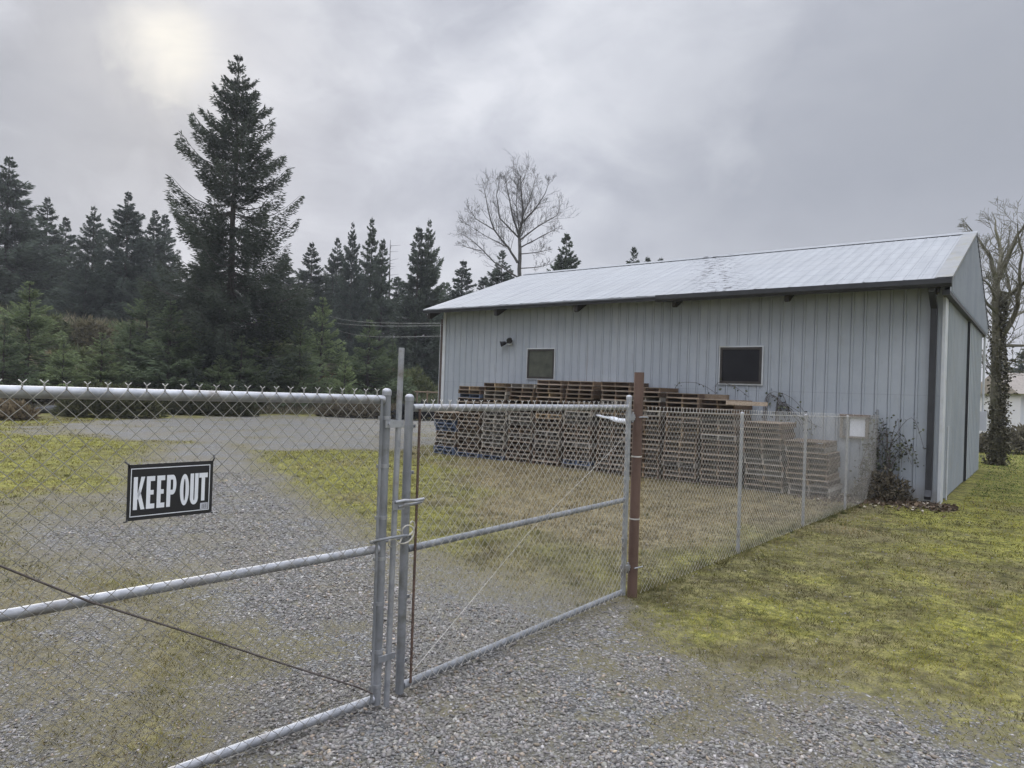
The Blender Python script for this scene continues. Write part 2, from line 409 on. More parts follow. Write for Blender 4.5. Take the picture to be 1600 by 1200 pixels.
# ---------------------------------------------------------------- ground
def ground_material():
    m, nt, b = new_mat('yard_ground')
    co = objco(nt)
    at_ = nd(nt, 'ShaderNodeAttribute'); at_.attribute_name = 'Col'
    sp = nd(nt, 'ShaderNodeSeparateColor'); nt.links.new(at_.outputs['Color'], sp.inputs[0])
    g, gr, dr = sp.outputs[0], sp.outputs[1], sp.outputs[2]
    # gravel
    def vor(sc, feat='F1'):
        v = nd(nt, 'ShaderNodeTexVoronoi'); v.feature = feat; v.inputs['Scale'].default_value = sc
        nt.links.new(co, v.inputs['Vector']); return v
    v1, v2, v3 = vor(42), vor(85), vor(24)
    sc1 = nd(nt, 'ShaderNodeSeparateColor'); nt.links.new(v1.outputs['Color'], sc1.inputs[0])
    sc2 = nd(nt, 'ShaderNodeSeparateColor'); nt.links.new(v2.outputs['Color'], sc2.inputs[0])
    c1 = ramp(nt, sc1.outputs[0], [(0, (.095, .093, .09)), (.5, (.19, .188, .182)), (.85, (.29, .287, .28)), (1, (.42, .415, .40))])
    c2 = ramp(nt, sc2.outputs[1], [(0, (.08, .082, .086)), (.6, (.18, .182, .185)), (1, (.34, .335, .32))])
    gc = mix_(nt, ramp(nt, noise(nt, co, 30, 3), [(.42, 0.0), (.55, 1.0)]), c1, c2)
    gc = mix_(nt, ramp(nt, v1.outputs['Distance'], [(.38, 0.0), (.75, .75)]), gc, (.03, .03, .03))
    big_n = noise(nt, co, .9, 5, .6)
    gc = mix_(nt, ramp(nt, big_n, [(.42, 0.0), (.68, .7)]), gc, (.155, .135, .095))
    # thatch and moss
    nA = noise(nt, co, 1.7, 6, .62, .2); nB = noise(nt, co, 11, 6, .65); nC = noise(nt, co, 75, 3, .6)
    moss = ramp(nt, nB, [(.30, (.062, .062, .022)), (.45, (.135, .138, .034)), (.58, (.235, .226, .048)), (.76, (.345, .325, .066))])
    olive = ramp(nt, nB, [(.30, (.055, .05, .024)), (.5, (.115, .105, .046)), (.72, (.19, .17, .085))])
    dry = ramp(nt, nB, [(.30, (.10, .08, .045)), (.5, (.175, .145, .085)), (.72, (.26, .22, .14))])
    gf = math_(nt, 'MULTIPLY_ADD', math_(nt, 'SUBTRACT', nA, .5), 1.6, math_(nt, 'SUBTRACT', gr, .22), clamp=True)
    tc = mix_(nt, gf, olive, moss)
    tc = mix_(nt, math_(nt, 'MULTIPLY', dr, .85), tc, dry)
    tc = mix_(nt, 1.0, tc, ramp(nt, nC, [(.25, .45), (.5, 1.0), (.8, 1.45)]), 'MULTIPLY')
    tc = mix_(nt, math_(nt, 'MULTIPLY', at_.outputs['Alpha'], .0), tc, tc)
    tc = mix_(nt, 1.0, tc, ramp(nt, noise(nt, co, 2.3, 6, .65), [(.35, .5), (.52, 1.0), (.68, 1.25)]), 'MULTIPLY')
    bare = ramp(nt, noise(nt, co, 2.6, 6, .7), [(.60, 0.0), (.72, .6)])
    tc = mix_(nt, bare, tc, (.075, .06, .045))
    gm = math_(nt, 'MULTIPLY_ADD', math_(nt, 'SUBTRACT', noise(nt, co, 6, 6, .7), .5), 1.3, g)
    soil = mix_(nt, nB, (.09, .08, .05), (.20, .18, .115))
    tc = mix_(nt, ramp(nt, gm, [(.05, 0.0), (.45, .75)]), tc, soil)
    gm = math_(nt, 'MULTIPLY_ADD', math_(nt, 'SUBTRACT', sc1.outputs[1], .5), .55, gm)
    gm = ramp(nt, gm, [(.46, 0.0), (.60, 1.0)])
    # moss between the stones
    btw = ramp(nt, noise(nt, co, 3.3, 6, .7), [(.50, 0.0), (.68, .75)])
    gc = mix_(nt, btw, gc, (.15, .135, .075))
    soilc = mix_(nt, 1.0, mix_(nt, nB, (.085, .077, .054), (.185, .17, .125)), ramp(nt, nC, [(.25, .55), (.5, 1.0), (.8, 1.35)]), 'MULTIPLY')
    amt = ramp(nt, g, [(.45, .85), (.66, .62), (.95, 0.0)])
    cell = math_(nt, 'GREATER_THAN', amt, sc1.outputs[2])
    gc = mix_(nt, math_(nt, 'MULTIPLY', cell, .9), gc, soilc)
    fin = mix_(nt, gm, tc, gc)
    nt.links.new(fin, b.inputs['Base Color'])
    b.inputs['Roughness'].default_value = .95; b.inputs['Specular IOR Level'].default_value = .12
    hgt = math_(nt, 'MULTIPLY_ADD', math_(nt, 'SUBTRACT', 1.0, v1.outputs['Distance']), .6, math_(nt, 'MULTIPLY', nC, .8))
    bp = nd(nt, 'ShaderNodeBump'); bp.inputs['Strength'].default_value = .9; bp.inputs['Distance'].default_value = .02
    nt.links.new(hgt, bp.inputs['Height']); nt.links.new(bp.outputs[0], b.inputs['Normal'])
    return m

def build_ground():
    rad = [0.004]
    while rad[-1] < .6: rad.append(rad[-1] * 1.35)
    while rad[-1] < 70: rad.append(rad[-1] * 1.016 + .002)
    while rad[-1] < 1500: rad.append(rad[-1] * 1.12)
    rad = np.array(rad)
    a = np.concatenate([np.linspace(-50, 50, 260), np.linspace(50, 310, 66)[1:-1]])
    a = np.radians(a)
    R, A = np.meshgrid(rad, a, indexing='ij')
    x = R * np.sin(A); y = R * np.cos(A)
    z = hz(x, y)
    n, k = R.shape
    V = np.stack([x.ravel(), y.ravel(), z.ravel()], 1)
    i = np.arange(n - 1)[:, None]; j = np.arange(k)[None, :]; j2 = (j + 1) % k
    q = np.stack([i * k + j, (i + 1) * k + j, (i + 1) * k + j2, i * k + j2], -1).reshape(-1, 4)[:, ::-1]
    g, gr, dr, lu = masks(V[:, 0], V[:, 1])
    o = big('ground', V, q, M_ground, col=np.stack([g, gr, dr], 1), smooth=True)
    return tag(o, kind='structure')
M_ground = ground_material()
build_ground()

def attr_mat(name, rough=.85, trans=0.0, spec=.3, jitter=.0, hue=None):
    m, nt, b = new_mat(name)
    a = nd(nt, 'ShaderNodeAttribute'); a.attribute_name = 'Col'
    c = a.outputs['Color']
    if jitter:
        oi = nd(nt, 'ShaderNodeObjectInfo')
        k = math_(nt, 'MULTIPLY_ADD', oi.outputs['Random'], 2 * jitter, 1 - jitter)
        c = mix_(nt, 1.0, c, nd_comb(nt, k), 'MULTIPLY')
        if hue:
            c = mix_(nt, math_(nt, 'MULTIPLY', math_(nt, 'FRACT', math_(nt, 'MULTIPLY', oi.outputs['Random'], 7.31)), hue[1]), c, hue[0])
    nt.links.new(c, b.inputs['Base Color']); b.inputs['Roughness'].default_value = rough
    b.inputs['Specular IOR Level'].default_value = spec
    if trans:
        tl = nt.nodes.new('ShaderNodeBsdfTranslucent'); nt.links.new(c, tl.inputs['Color'])
        mx = nt.nodes.new('ShaderNodeMixShader'); mx.inputs[0].default_value = trans
        out = [q for q in nt.nodes if q.bl_idname == 'ShaderNodeOutputMaterial'][0]
        nt.links.new(b.outputs[0], mx.inputs[1]); nt.links.new(tl.outputs[0], mx.inputs[2]); nt.links.new(mx.outputs[0], out.inputs[0])
    return m

def nd_comb(nt, k):
    n = nd(nt, 'ShaderNodeCombineColor')
    for i in range(3): nt.links.new(k, n.inputs[i])
    return n.outputs[0]

M['stone'] = attr_mat('loose_stone', .85, spec=.3)
M['blade'] = attr_mat('grass_blade', .8, trans=.3, spec=.05)
M['needle'] = attr_mat('fir_needles', .85, trans=.3, spec=.15, jitter=.22, hue=((.05, .066, .068), .5))
M['young'] = attr_mat('young_fir_needles', .85, trans=.4, spec=.15, jitter=.25, hue=((.05, .075, .065), .5))
M['brush'] = attr_mat('brush_stems', .9, trans=.4, spec=.1)
M['leaf'] = attr_mat('leaves', .7, spec=.3)
M['bark'] = mottled('fir_bark', (.035, .03, .027), (.075, .065, .055), 6, .95, 0, .4, stretch=(1, 1, .3))
M['bark_grey'] = mottled('grey_alder_bark', (.045, .042, .04), (.10, .095, .09), 5, .9)
M['bark_moss'] = mottled('mossy_bark', (.075, .07, .05), (.15, .14, .10), 5, .95, 0, .4, dirt=((.085, .09, .035), 3))

def polar_samples(n, r0, r1, a0, a1, p=0.0):
    u = RNG.random(n)
    r = r0 * (r1 / r0) ** u
    a = np.radians(a0 + (a1 - a0) * RNG.random(n))
    return r * np.sin(a), r * np.cos(a), r

def build_stones():
    x, y, r = polar_samples(230000, 2.2, 15, -42, 40)
    g, gr, dr, lu = masks(x, y)
    sel = RNG.random(len(x)) < np.clip(g * 1.5 - .44, 0.04, 1) * (1 - .6 * sstep(.52, .66, fbm(x * 3, y * 3, 77)))
    sel |= (RNG.random(len(x)) < .02) & (y < 9)
    x, y, r = x[sel], y[sel], r[sel]
    n = len(x)
    t = (1 + 5 ** .5) / 2
    ico = np.array([(-1, t, 0), (1, t, 0), (-1, -t, 0), (1, -t, 0), (0, -1, t), (0, 1, t), (0, -1, -t), (0, 1, -t), (t, 0, -1), (t, 0, 1), (-t, 0, -1), (-t, 0, 1)]) / 1.9
    fi = np.array([(0, 11, 5), (0, 5, 1), (0, 1, 7), (0, 7, 10), (0, 10, 11), (1, 5, 9), (5, 11, 4), (11, 10, 2), (10, 7, 6), (7, 1, 8), (3, 9, 4), (3, 4, 2), (3, 2, 6), (3, 6, 8), (3, 8, 9), (4, 9, 5), (2, 4, 11), (6, 2, 10), (8, 6, 7), (9, 8, 1)])
    s = .0042 + .0100 * RNG.random(n) ** 2.2
    s *= (1 + .05 * np.maximum(r - 4, 0)) * (.55 + .45 * sstep(.70, .95, masks(x, y)[0]))
    jit = 1 + .8 * (RNG.random((n, 12, 1)) - .5) + .6 * (RNG.random((n, 12, 3)) - .5)
    P = ico[None] * jit
    P = P * np.stack([1.0 + .7 * RNG.random(n), .75 + .4 * RNG.random(n), .40 + .35 * RNG.random(n)], 1)[:, None, :]
    th = RNG.random(n) * 6.283; ph = (RNG.random(n) - .5) * 1.0
    cy, sy = np.cos(ph)[:, None], np.sin(ph)[:, None]
    X = P[..., 0] * cy + P[..., 2] * sy; Z = -P[..., 0] * sy + P[..., 2] * cy; Y = P[..., 1]
    c, s2 = np.cos(th)[:, None], np.sin(th)[:, None]
    P = np.stack([X * c - Y * s2, X * s2 + Y * c, Z], -1) * s[:, None, None]
    P[..., 0] += x[:, None]; P[..., 1] += y[:, None]; P[..., 2] += (hz(x, y) + s * (.05 + .35 * RNG.random(n)))[:, None]
    V = P.reshape(-1, 3); Fc = (fi[None] + 12 * np.arange(n)[:, None, None]).reshape(-1, 3)
    k = RNG.random(n)
    v = .10 + .16 * k ** 1.2 + .14 * (k > .95) * RNG.random(n)
    tint = np.stack([v * (1.06 + .08 * (RNG.random(n) - .5)), v, v * (.93 + .12 * (RNG.random(n) - .5))], 1)
    tan = RNG.random(n) < .10
    tint[tan] *= np.array([1.15, 1.0, .82])
    o = big('gravel', V, Fc, M['stone'], col=np.repeat(tint, 12, 0))
    return tag(o, 'grey crushed stone strewn over the gateway track', 'gravel', kind='stuff')
build_stones()

def blades(x, y, z, h, w, lean, col, tipcol):
    n = len(x)
    a = RNG.random(n) * 6.283; la = RNG.random(n) * 6.283
    dx, dy = np.cos(a) * w, np.sin(a) * w
    tx, ty = np.cos(la) * lean * h, np.sin(la) * lean * h
    P = np.zeros((n, 3, 3))
    P[:, 0] = np.stack([x - dx, y - dy, z - .004], 1); P[:, 1] = np.stack([x + dx, y + dy, z - .004], 1)
    P[:, 2] = np.stack([x + tx, y + ty, z + h], 1)
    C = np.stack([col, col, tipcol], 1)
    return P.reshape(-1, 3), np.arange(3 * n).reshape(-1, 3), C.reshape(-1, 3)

def build_grass():
    x, y, r = polar_samples(420000, 2.6, 34, -43, 43)
    g, gr, dr, lu = masks(x, y)
    cl = fbm(x * 5, y * 5, 91)
    keep = RNG.random(len(x)) < np.clip((1 - g * 1.28), 0.0, 1) * (.35 + .65 * sstep(.35, .6, cl))
    # not inside the shed
    d = np.stack([x, y], 1) - BC; u = d @ DL; w = d @ DW
    keep &= ~((u > -.3) & (u < 13) & (w > -.12) & (w < 9.2))
    keep &= ~((u > 1.5) & (u < 12.2) & (w > -1.1) & (w < 0))
    keep &= edge_s(x, y) < 2
    x, y, r, gr, dr, lu = [q[keep] for q in (x, y, r, gr, dr, lu)]
    n = len(x)
    h = (.007 + .019 * RNG.random(n) ** 1.5) * (1 + .05 * r) * (1 + .5 * dr)
    h *= np.where(RNG.random(n) < .03, 1.9, 1)
    w_ = (.0016 + .0016 * RNG.random(n)) * np.maximum(1, r / 5)
    pick = RNG.random(n)
    patch = .5 * fbm(x * 1.4, y * 1.4, 95) + .5 * fbm(x * 4.1, y * 4.1, 96)
    gm = np.clip(gr * .9 + 3.2 * (patch - .5), 0, 1)
    base = np.array([.095, .088, .024]); moss = np.array([.305, .292, .042]); dryc = np.array([.26, .205, .10]); fresh = np.array([.14, .20, .055]); brown = np.array([.12, .085, .05])
    c = base[None] + (moss - base)[None] * (gm * pick ** .6)[:, None]
    dm = np.clip(dr * .8 + .15, 0, 1) > RNG.random(n)
    c = np.where(dm[:, None], dryc[None] * (.55 + .6 * RNG.random(n))[:, None], c)
    c = np.where((RNG.random(n) < .10)[:, None], brown[None], c)
    c = np.where(((RNG.random(n) < .8) & (lu > .3))[:, None], fresh[None] * (.7 + .5 * RNG.random(n))[:, None], c)
    pm = sstep(.32, .68, .65 * fbm(x * 2.1, y * 2.1, 97) + .35 * fbm(x * 6.5, y * 6.5, 98))
    c = c * ((.7 + .6 * RNG.random(n)) * (.50 + .82 * pm))[:, None]
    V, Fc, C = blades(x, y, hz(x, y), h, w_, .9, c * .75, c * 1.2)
    # longer tufts: under the fence, round the posts, scattered weeds
    fa, fb = np.array([1.2, 6.45]), np.array([7.185, 13.475])
    cen = [fa + (fb - fa) * t + RNG.normal(size=2) * .07 for t in RNG.random(190)]
    cen += [np.array([1.186, 6.43]) + RNG.normal(size=2) * .09 for _ in range(8)]
    a = np.radians(-40 + 80 * RNG.random(900)); rr = 3.0 * (20 / 3.0) ** RNG.random(900)
    sc = np.stack([rr * np.sin(a), rr * np.cos(a)], 1); gg = masks(sc[:, 0], sc[:, 1])[0]
    dd = sc - BC; inn = (dd @ DL > -.3) & (dd @ DW > -1.2)
    cen += list(sc[(gg < .45) & ~inn][:170])
    cen = np.array(cen); m = 34; k = len(cen)
    cx = np.repeat(cen[:, 0], m) + RNG.normal(size=k * m) * .035; cy = np.repeat(cen[:, 1], m) + RNG.normal(size=k * m) * .035
    size = np.repeat(.022 + .04 * RNG.random(k) ** 2, m); size[:190 * m] *= 1.5
    tone = np.repeat(RNG.random(k), m)[:, None]
    cc = np.array([.07, .085, .03])[None] * (1 - tone) + np.array([.24, .205, .10])[None] * tone
    cc = cc * (.6 + .7 * RNG.random(k * m))[:, None]
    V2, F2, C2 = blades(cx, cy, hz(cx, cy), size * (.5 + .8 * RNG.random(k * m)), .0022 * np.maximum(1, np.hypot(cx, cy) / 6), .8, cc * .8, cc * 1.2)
    Fc = np.vstack([Fc, F2 + len(V)]); V = np.vstack([V, V2]); C = np.vstack([C, C2])
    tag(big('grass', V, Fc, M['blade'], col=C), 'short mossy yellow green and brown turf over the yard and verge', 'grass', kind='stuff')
build_grass()

# ---------------------------------------------------------------- chain link
def chain_link(origin, dx, nrm, width, z0, z1, p=.0765, r=.0023, barbs=True, z1b=None, sag=0.0, seg=4):
    """zig-zag wires hooked into each other, in the plane origin + dx*s, offset along nrm"""
    dx = np.array([dx[0], dx[1], 0]); nrm = np.array([nrm[0], nrm[1], 0]); o = np.array([origin[0], origin[1], 0.0])
    hp = p / 2
    ncol = max(2, int(round(width / hp))); hp = width / ncol
    Vs = []; Fs = []; off = 0
    for k in range(ncol):
        top = z1 if z1b is None else z1 + (z1b - z1) * (k + .5) / ncol
        nrow = max(2, int(round((top - z0) / (p / 2)))); hv = (top - z0) / nrow
        j = np.arange(nrow + 1)
        side = (j + k) % 2
        wob = .0025 * (RNG.random(nrow + 1) - .5)
        s = (k + side) * hp + np.where(side == 0, -r * .6, r * .6) + wob
        dep = np.where(side == 0, r * 1.1, -r * 1.1) + sag * np.sin(j / nrow * 3.14) * math.sin(k / ncol * 3.14)
        P = o[None] + s[:, None] * dx[None] + dep[:, None] * nrm[None]; P[:, 2] = z0 + j * hv
        # square tube
        T = np.gradient(P, axis=0); T /= np.linalg.norm(T, axis=1, keepdims=True)
        A = np.cross(T, nrm[None]); A /= np.linalg.norm(A, axis=1, keepdims=True)
        ring = np.stack([P + A * r, P + nrm * r, P - A * r, P - nrm * r], 1)
        Vs.append(ring.reshape(-1, 3)); n = len(P)
        i = np.arange(n - 1)[:, None] * 4; q = np.arange(4)[None]; q2 = (q + 1) % 4
        Fs.append((np.stack([i + q, i + q2, i + 4 + q2, i + 4 + q], -1) + off).reshape(-1, 4)); off += 4 * n
    V = np.vstack(Vs); Fq = np.vstack(Fs)
    if barbs:
        mb = MB()
        for k in range(0, ncol + 1):
            top = z1 if z1b is None else z1 + (z1b - z1) * k / ncol
            nrow = max(2, int(round((top - z0) / (p / 2))))
            if (nrow + k) % 2: continue
            b = o + dx * (k * hp); b[2] = top
            lean = (random.random() - .5) * .004
            for q in range(2):
                pts = []
                for i in range(7):
                    th = i / 6 * 2.6 * math.pi + q * math.pi
                    pts.append(b + dx * (math.cos(th) * r * 1.0 + lean * i / 6) + nrm * (math.sin(th) * r) + np.array([0, 0, .021 * i / 6]))
                sgn = 1 if q else -1
                pts.append(b + dx * (sgn * (.011 + .004 * random.random()) + lean) + nrm * sgn * .002 + np.array([0, 0, .033 + .004 * random.random()]))
                mb.tube(pts, r * .95, 4)
        bv = np.array(mb.v); bf = np.array([f for f in mb.f if len(f) == 4])
        Fq = np.vstack([Fq, bf + len(V)]); V = np.vstack([V, bv])
    return V, Fq

def band(mb, c, axis2, r, h=.022, tab=None):
    """a clamp ring round a vertical post, with its bolt tab"""
    c = np.array(c, float)
    mb.tube([c - np.array([0, 0, h / 2]), c + np.array([0, 0, h / 2])], r + .004, 14)
    if tab is not None:
        d = np.array([tab[0], tab[1], 0.0]); nn_ = np.array([-d[1], d[0], 0.0])
        mb.obox(c + d * (r + .014), d, nn_, (0, 0, 1), .014, .007, h / 2 * .9)
        mb.tube([c + d * (r + .018) - nn_ * .014, c + d * (r + .018) + nn_ * .014], .0045, 6)

def cap_dome(c, r):
    mb = MB()
    c = np.array(c, float)
    mb.tube([c, c + np.array([0, 0, .022])], r + .004, 16, caps=True)
    mb.dome(c + np.array([0, 0, .022]), r + .004, .020, 16, 4)
    return mb

# ---- left gate leaf
EL = np.array([-0.729, 4.023]); yl = 0.767
gl = np.array([math.sin(yl), math.cos(yl)]); nl = np.array([gl[1], -gl[0]])
def LG(s, z, d=0.0): return np.array([*(EL + gl * s + nl * d), z])
WL = 3.55
gate = empty('chain_link_gate', (EL[0], EL[1], 0), 0, True)
tag(gate, 'taller chain link gate leaf carrying the black sign, with barbed wire ends on top', 'gate', 'pair of chain link gate leaves')
R = .024
MB().tube([LG(-WL, 1.828), LG(-R, 1.806)], R + .002, 18).build('top_rail', M['galv'], gate, True)
MB().tube([LG(-WL, .925), LG(-R, .938)], R, 18).build('middle_rail', M['galv'], gate, True)
MB().tube([LG(-WL, .06), LG(-R, .065)], R, 18).build('bottom_rail', M['galv'], gate, True)
MB().tube([LG(0, .03), LG(0, 1.835)], R + .001, 18).build('upright', M['galv_dull'], gate, True)
MB().tube([LG(-WL, .03), LG(-WL, 1.835)], R + .001, 18).build('upright', M['galv_dull'], gate, True)
cap_dome(LG(0, 1.832), R).build('post_cap', M['galv'], gate, True)
cap_dome(LG(-WL, 1.832), R).build('post_cap', M['galv'], gate, True)
V, Fq = chain_link(EL + gl * (-WL + .05) + nl * .030, gl, nl, WL - .10, .035, 1.832, barbs=True, sag=.012)
big('chain_link_mesh', V, Fq, M['wire_dark'], gate)
MB().obox(LG(-.055, .94, .03), (*gl, 0), (*nl, 0), (0, 0, 1), .008, .003, .87).build('tension_bar', M['galv_dull'], gate)
for z in (1.70, 1.42, 1.12, .88, .62, .34, .14):
    mb = MB(); band(mb, LG(0, z), None, R, tab=-gl); mb.build('tension_band', M['galv'], gate, True)
# sagging truss rod
pts = [LG(-WL + .02, 1.62, .035)] + [on_plane(px, py, EL + nl * .042, nl) for px, py in ((0, 884), (140, 940), (300, 990), (420, 1030), (560, 1074))] + [LG(-.05, .115, .03)]
MB().tube(pts, .0048, 8).build('truss_rod', M['rod'], gate, True)
# drop rod on its guides
DR = lambda z: LG(.075 + .02 * (z - 1.0) / 2, z, .012)
MB().tube([DR(.0), DR(2.115)], .0175, 16).build('drop_rod', M['galv'], gate, True)
mb = MB()
mb.obox(LG(.04, 1.665, .03), (*gl, 0), (*nl, 0), (0, 0, 1), .064, .0035, .021)
mb.obox(LG(.04, 1.665, -.008), (*gl, 0), (*nl, 0), (0, 0, 1), .030, .0035, .021)
mb.tube([LG(.0, 1.665, .024), LG(0, 1.665, .042)], .009, 8)
mb.build('rod_guide', M['galv'], gate)
mb = MB(); mb.obox(LG(.04, .30, .032), (*gl, 0), (*nl, 0), (0, 0, 1), .060, .004, .018); mb.build('rod_guide', M['galv_dull'], gate)
mb = MB()   # gravity fork latch
mb.obox(LG(.085, 1.185, .034), (*gl, 0), (*nl, 0), (0, 0, 1), .042, .004, .026)
mb.tube([LG(.06, 1.205, .036), LG(.12, 1.212, .05), LG(.20, 1.205, .052), LG(.265, 1.208, .046)], .010, 10)
mb.tube([LG(.08, 1.178, .038), LG(.14, 1.182, .034), LG(.21, 1.180, .028), LG(.27, 1.19, .026)], .009, 10)
mb.build('fork_latch', M['galv'], gate, True)

# ---- right gate leaf
AR = np.array([-0.622, 4.20]); BR = np.array([1.085, 6.345])
gr_ = (BR - AR); WR = np.linalg.norm(gr_); gr_ = gr_ / WR; nr = np.array([gr_[1], -gr_[0]])
def RGt(s, z, d=0.0): return np.array([*(AR + gr_ * s + nr * d), z])
gate2 = empty('chain_link_gate', (AR[0], AR[1], 0), 0, True)
tag(gate2, 'narrower chain link gate leaf hinged on the brown post, with no sign', 'gate', 'pair of chain link gate leaves')
MB().tube([RGt(R, 1.757), RGt(WR - R, 1.757)], R, 18).build('top_rail', M['galv'], gate2, True)
MB().tube([RGt(R, .893), RGt(WR - R, .907)], R - .002, 18).build('middle_rail', M['galv_dull'], gate2, True)
MB().tube([RGt(R, .06), RGt(WR - R, .06)], R, 18).build('bottom_rail', M['galv_dull'], gate2, True)
MB().tube([RGt(0, .02), RGt(0, 1.80)], R + .002, 18).build('upright', M['galv_dull'], gate2, True)
MB().tube([RGt(WR, .03), RGt(WR, 1.83)], R, 18).build('upright', M['galv'], gate2, True)
cap_dome(RGt(0, 1.80), R).build('post_cap', M['galv'], gate2, True)
cap_dome(RGt(WR, 1.83), R).build('post_cap', M['galv'], gate2, True)
V, Fq = chain_link(AR + gr_ * .06 + nr * .029, gr_, nr, WR - .11, .045, 1.775, barbs=True, sag=.015)
big('chain_link_mesh', V, Fq, M['wire'], gate2)
tag(MB().obox(RGt(.062, .91, .03), (*gr_, 0), (*nr, 0), (0, 0, 1), .008, .003, .84).build('tension_bar', M['rust'], gate2), 'rusty upright tension bar')
MB().obox(RGt(WR - .06, .91, .03), (*gr_, 0), (*nr, 0), (0, 0, 1), .008, .003, .84).build('tension_bar', M['galv'], gate2)
for z in (1.645, 1.36, .965, .60, .21):
    mb = MB(); band(mb, RGt(0, z), None, R, tab=gr_); mb.build('tension_band', M['galv_dull'], gate2, True)
for z in (1.52, 1.10, .55):
    mb = MB(); band(mb, RGt(WR, z), None, R, tab=-gr_); mb.build('tension_band', M['galv'], gate2, True)
MB().tube([RGt(.07, .085, -.012), RGt(1.3, .80, -.034), RGt(WR - .06, 1.47, -.012)], .0019, 6).build('truss_rod', M['wire'], gate2, True)
# hinges
PB = np.array([1.186, 6.432])
for z in (1.665, .27):
    mb = MB()
    mb.tube([RGt(WR, z - .03), RGt(WR, z + .03)], R + .007, 16)
    mid = RGt(WR, z)[:2]; d = PB - mid; L = np.linalg.norm(d); d = d / L; dn = np.array([-d[1], d[0]])
    mb.obox((*(mid + d * .045), z), (*d, 0), (*dn, 0), (0, 0, 1), .032, .014, .026)
    mb.tube([(*(mid + d * .062), z - .045), (*(mid + d * .062), z + .05)], .010, 10)
    mb.tube([(*(mid + d * .06 + dn * -.0), z), (*(PB - d * .02), z)], .011, 8)
    mb.tube([(*(PB - dn * -.058 - d * .05), z + .004), (*(PB - dn * -.058 + d * .07), z + .004)], .006, 8)
    mb.tube([(*(PB + dn * -.058 - d * .05), z + .004), (*(PB + dn * -.058 + d * .07), z + .004)], .006, 8)
    mb.build('hinge', M['galv'], gate2, True)

# ---- brown post
post = empty('gate_post', (PB[0], PB[1], 0), 0, True)
tag(post, 'rust brown round steel post that the gate hangs from', 'post')
MB().tube([(*PB, -.1), (*PB, 2.085)], .046, 24).build('pipe', M['brown_post'], post, True)
for z in (1.30, .72):
    mb = MB(); mb.tube([(*PB, z - .006), (*PB, z + .006)], .0485, 24); mb.build('tie_wire', M['wire'], post, True)

# ---- cable loops between the leaves
mb = MB(); pts = []
c0 = LG(.04, .955, .03); c1 = np.array([*(AR + gr_ * .03 + nr * .05), 1.04])
for i in range(70):
    t = i / 69
    c = c0 + (c1 - c0) * t
    th = t * 2 * math.pi * 3.4
    rr = .030 + .022 * math.sin(t * 3.1)
    pts.append(c + np.array([*gl, 0]) * math.cos(th) * rr + np.array([0, 0, 1]) * math.sin(th) * rr * .9 + np.array([*nl, 0]) * (.022 * math.cos(th * .5)))
mb.tube(pts, .0048, 8)
tag(mb.build('cable_coil', M['cable'], None, True), 'pale coiled cable looped between the two gate uprights', 'cable')
mb = MB(); pts = []
for i in range(40):
    th = i / 39 * 2 * math.pi * 1.08 + .6
    pts.append(LG(.05 + .125 * math.cos(th), .985 + .024 * math.sin(th), .008 + .058 * math.sin(th)))
mb.tube(pts, .0085, 8)
tag(mb.build('chain_loop', M['galv_dull'], None, True), 'dark loop of heavy chain wrapped round the taller gate upright and rod', 'chain')

# ---- sign
SO = LG(-1.384, 1.262, .042); sx = np.array([*gl, 0]); sy = np.array([0, 0, 1.0]); sn = np.array([*nl, 0]); SW, SH = .369, .246
sign = empty('keep_out_sign', SO, 0, True)
tag(sign, 'black keep out sign with white block letters wired to the taller gate', 'sign')
mb = MB()
ns = 10
bv = [];
for j in range(2):
    for i in range(ns + 1):
        t = i / ns
        bv.append(SO + sx * SW * t + sy * SH * j + sn * (.006 * math.sin(t * 3.14)))
mb.prism([(0, 0), (SW, 0), (SW, SH), (0, SH)], sx, sy, sn, SO, 0, .003)
mb.build('board', M['black'], sign)
def rect(u0, v0, u1, v1): return [(u0 * SW, v0 * SH), (u1 * SW, v0 * SH), (u1 * SW, v1 * SH), (u0 * SW, v1 * SH)]
mb = MB()
for rc in ((.035, .065, .962, .079), (.035, .915, .962, .929), (.035, .079, .043, .915), (.954, .079, .962, .915)):
    mb.prism(rect(*rc), sx, sy, sn, SO, .003, .0036)
mb.build('border_line', M['white'], sign)
mb = MB(); v0, v1 = .19, .775
def L_(poly): mb.prism([(p[0] * SW, p[1] * SH) for p in poly], sx, sy, sn, SO, .003, .0038)
def Lr(a, b, c, d): L_([(a, b), (c, b), (c, d), (a, d)])
def vv(t): return v0 + (v1 - v0) * t
# K
Lr(.068, vv(0), .112, vv(1))
L_([(.112, vv(.42)), (.150, vv(1)), (.192, vv(1)), (.146, vv(.46)), (.112, vv(.30))])
L_([(.1125, vv(.50)), (.138, vv(.62)), (.196, vv(0)), (.152, vv(0)), (.1125, vv(.43))])
for x0, x1 in ((.212, .305), (.330, .420)):
    w = .044
    Lr(x0, vv(0), x0 + w, vv(1))
    for a, b in ((0, .15), (.43, .57), (.85, 1)):
        Lr(x0 + w, vv(a), x1 - (.012 if a == .43 else 0), vv(b))
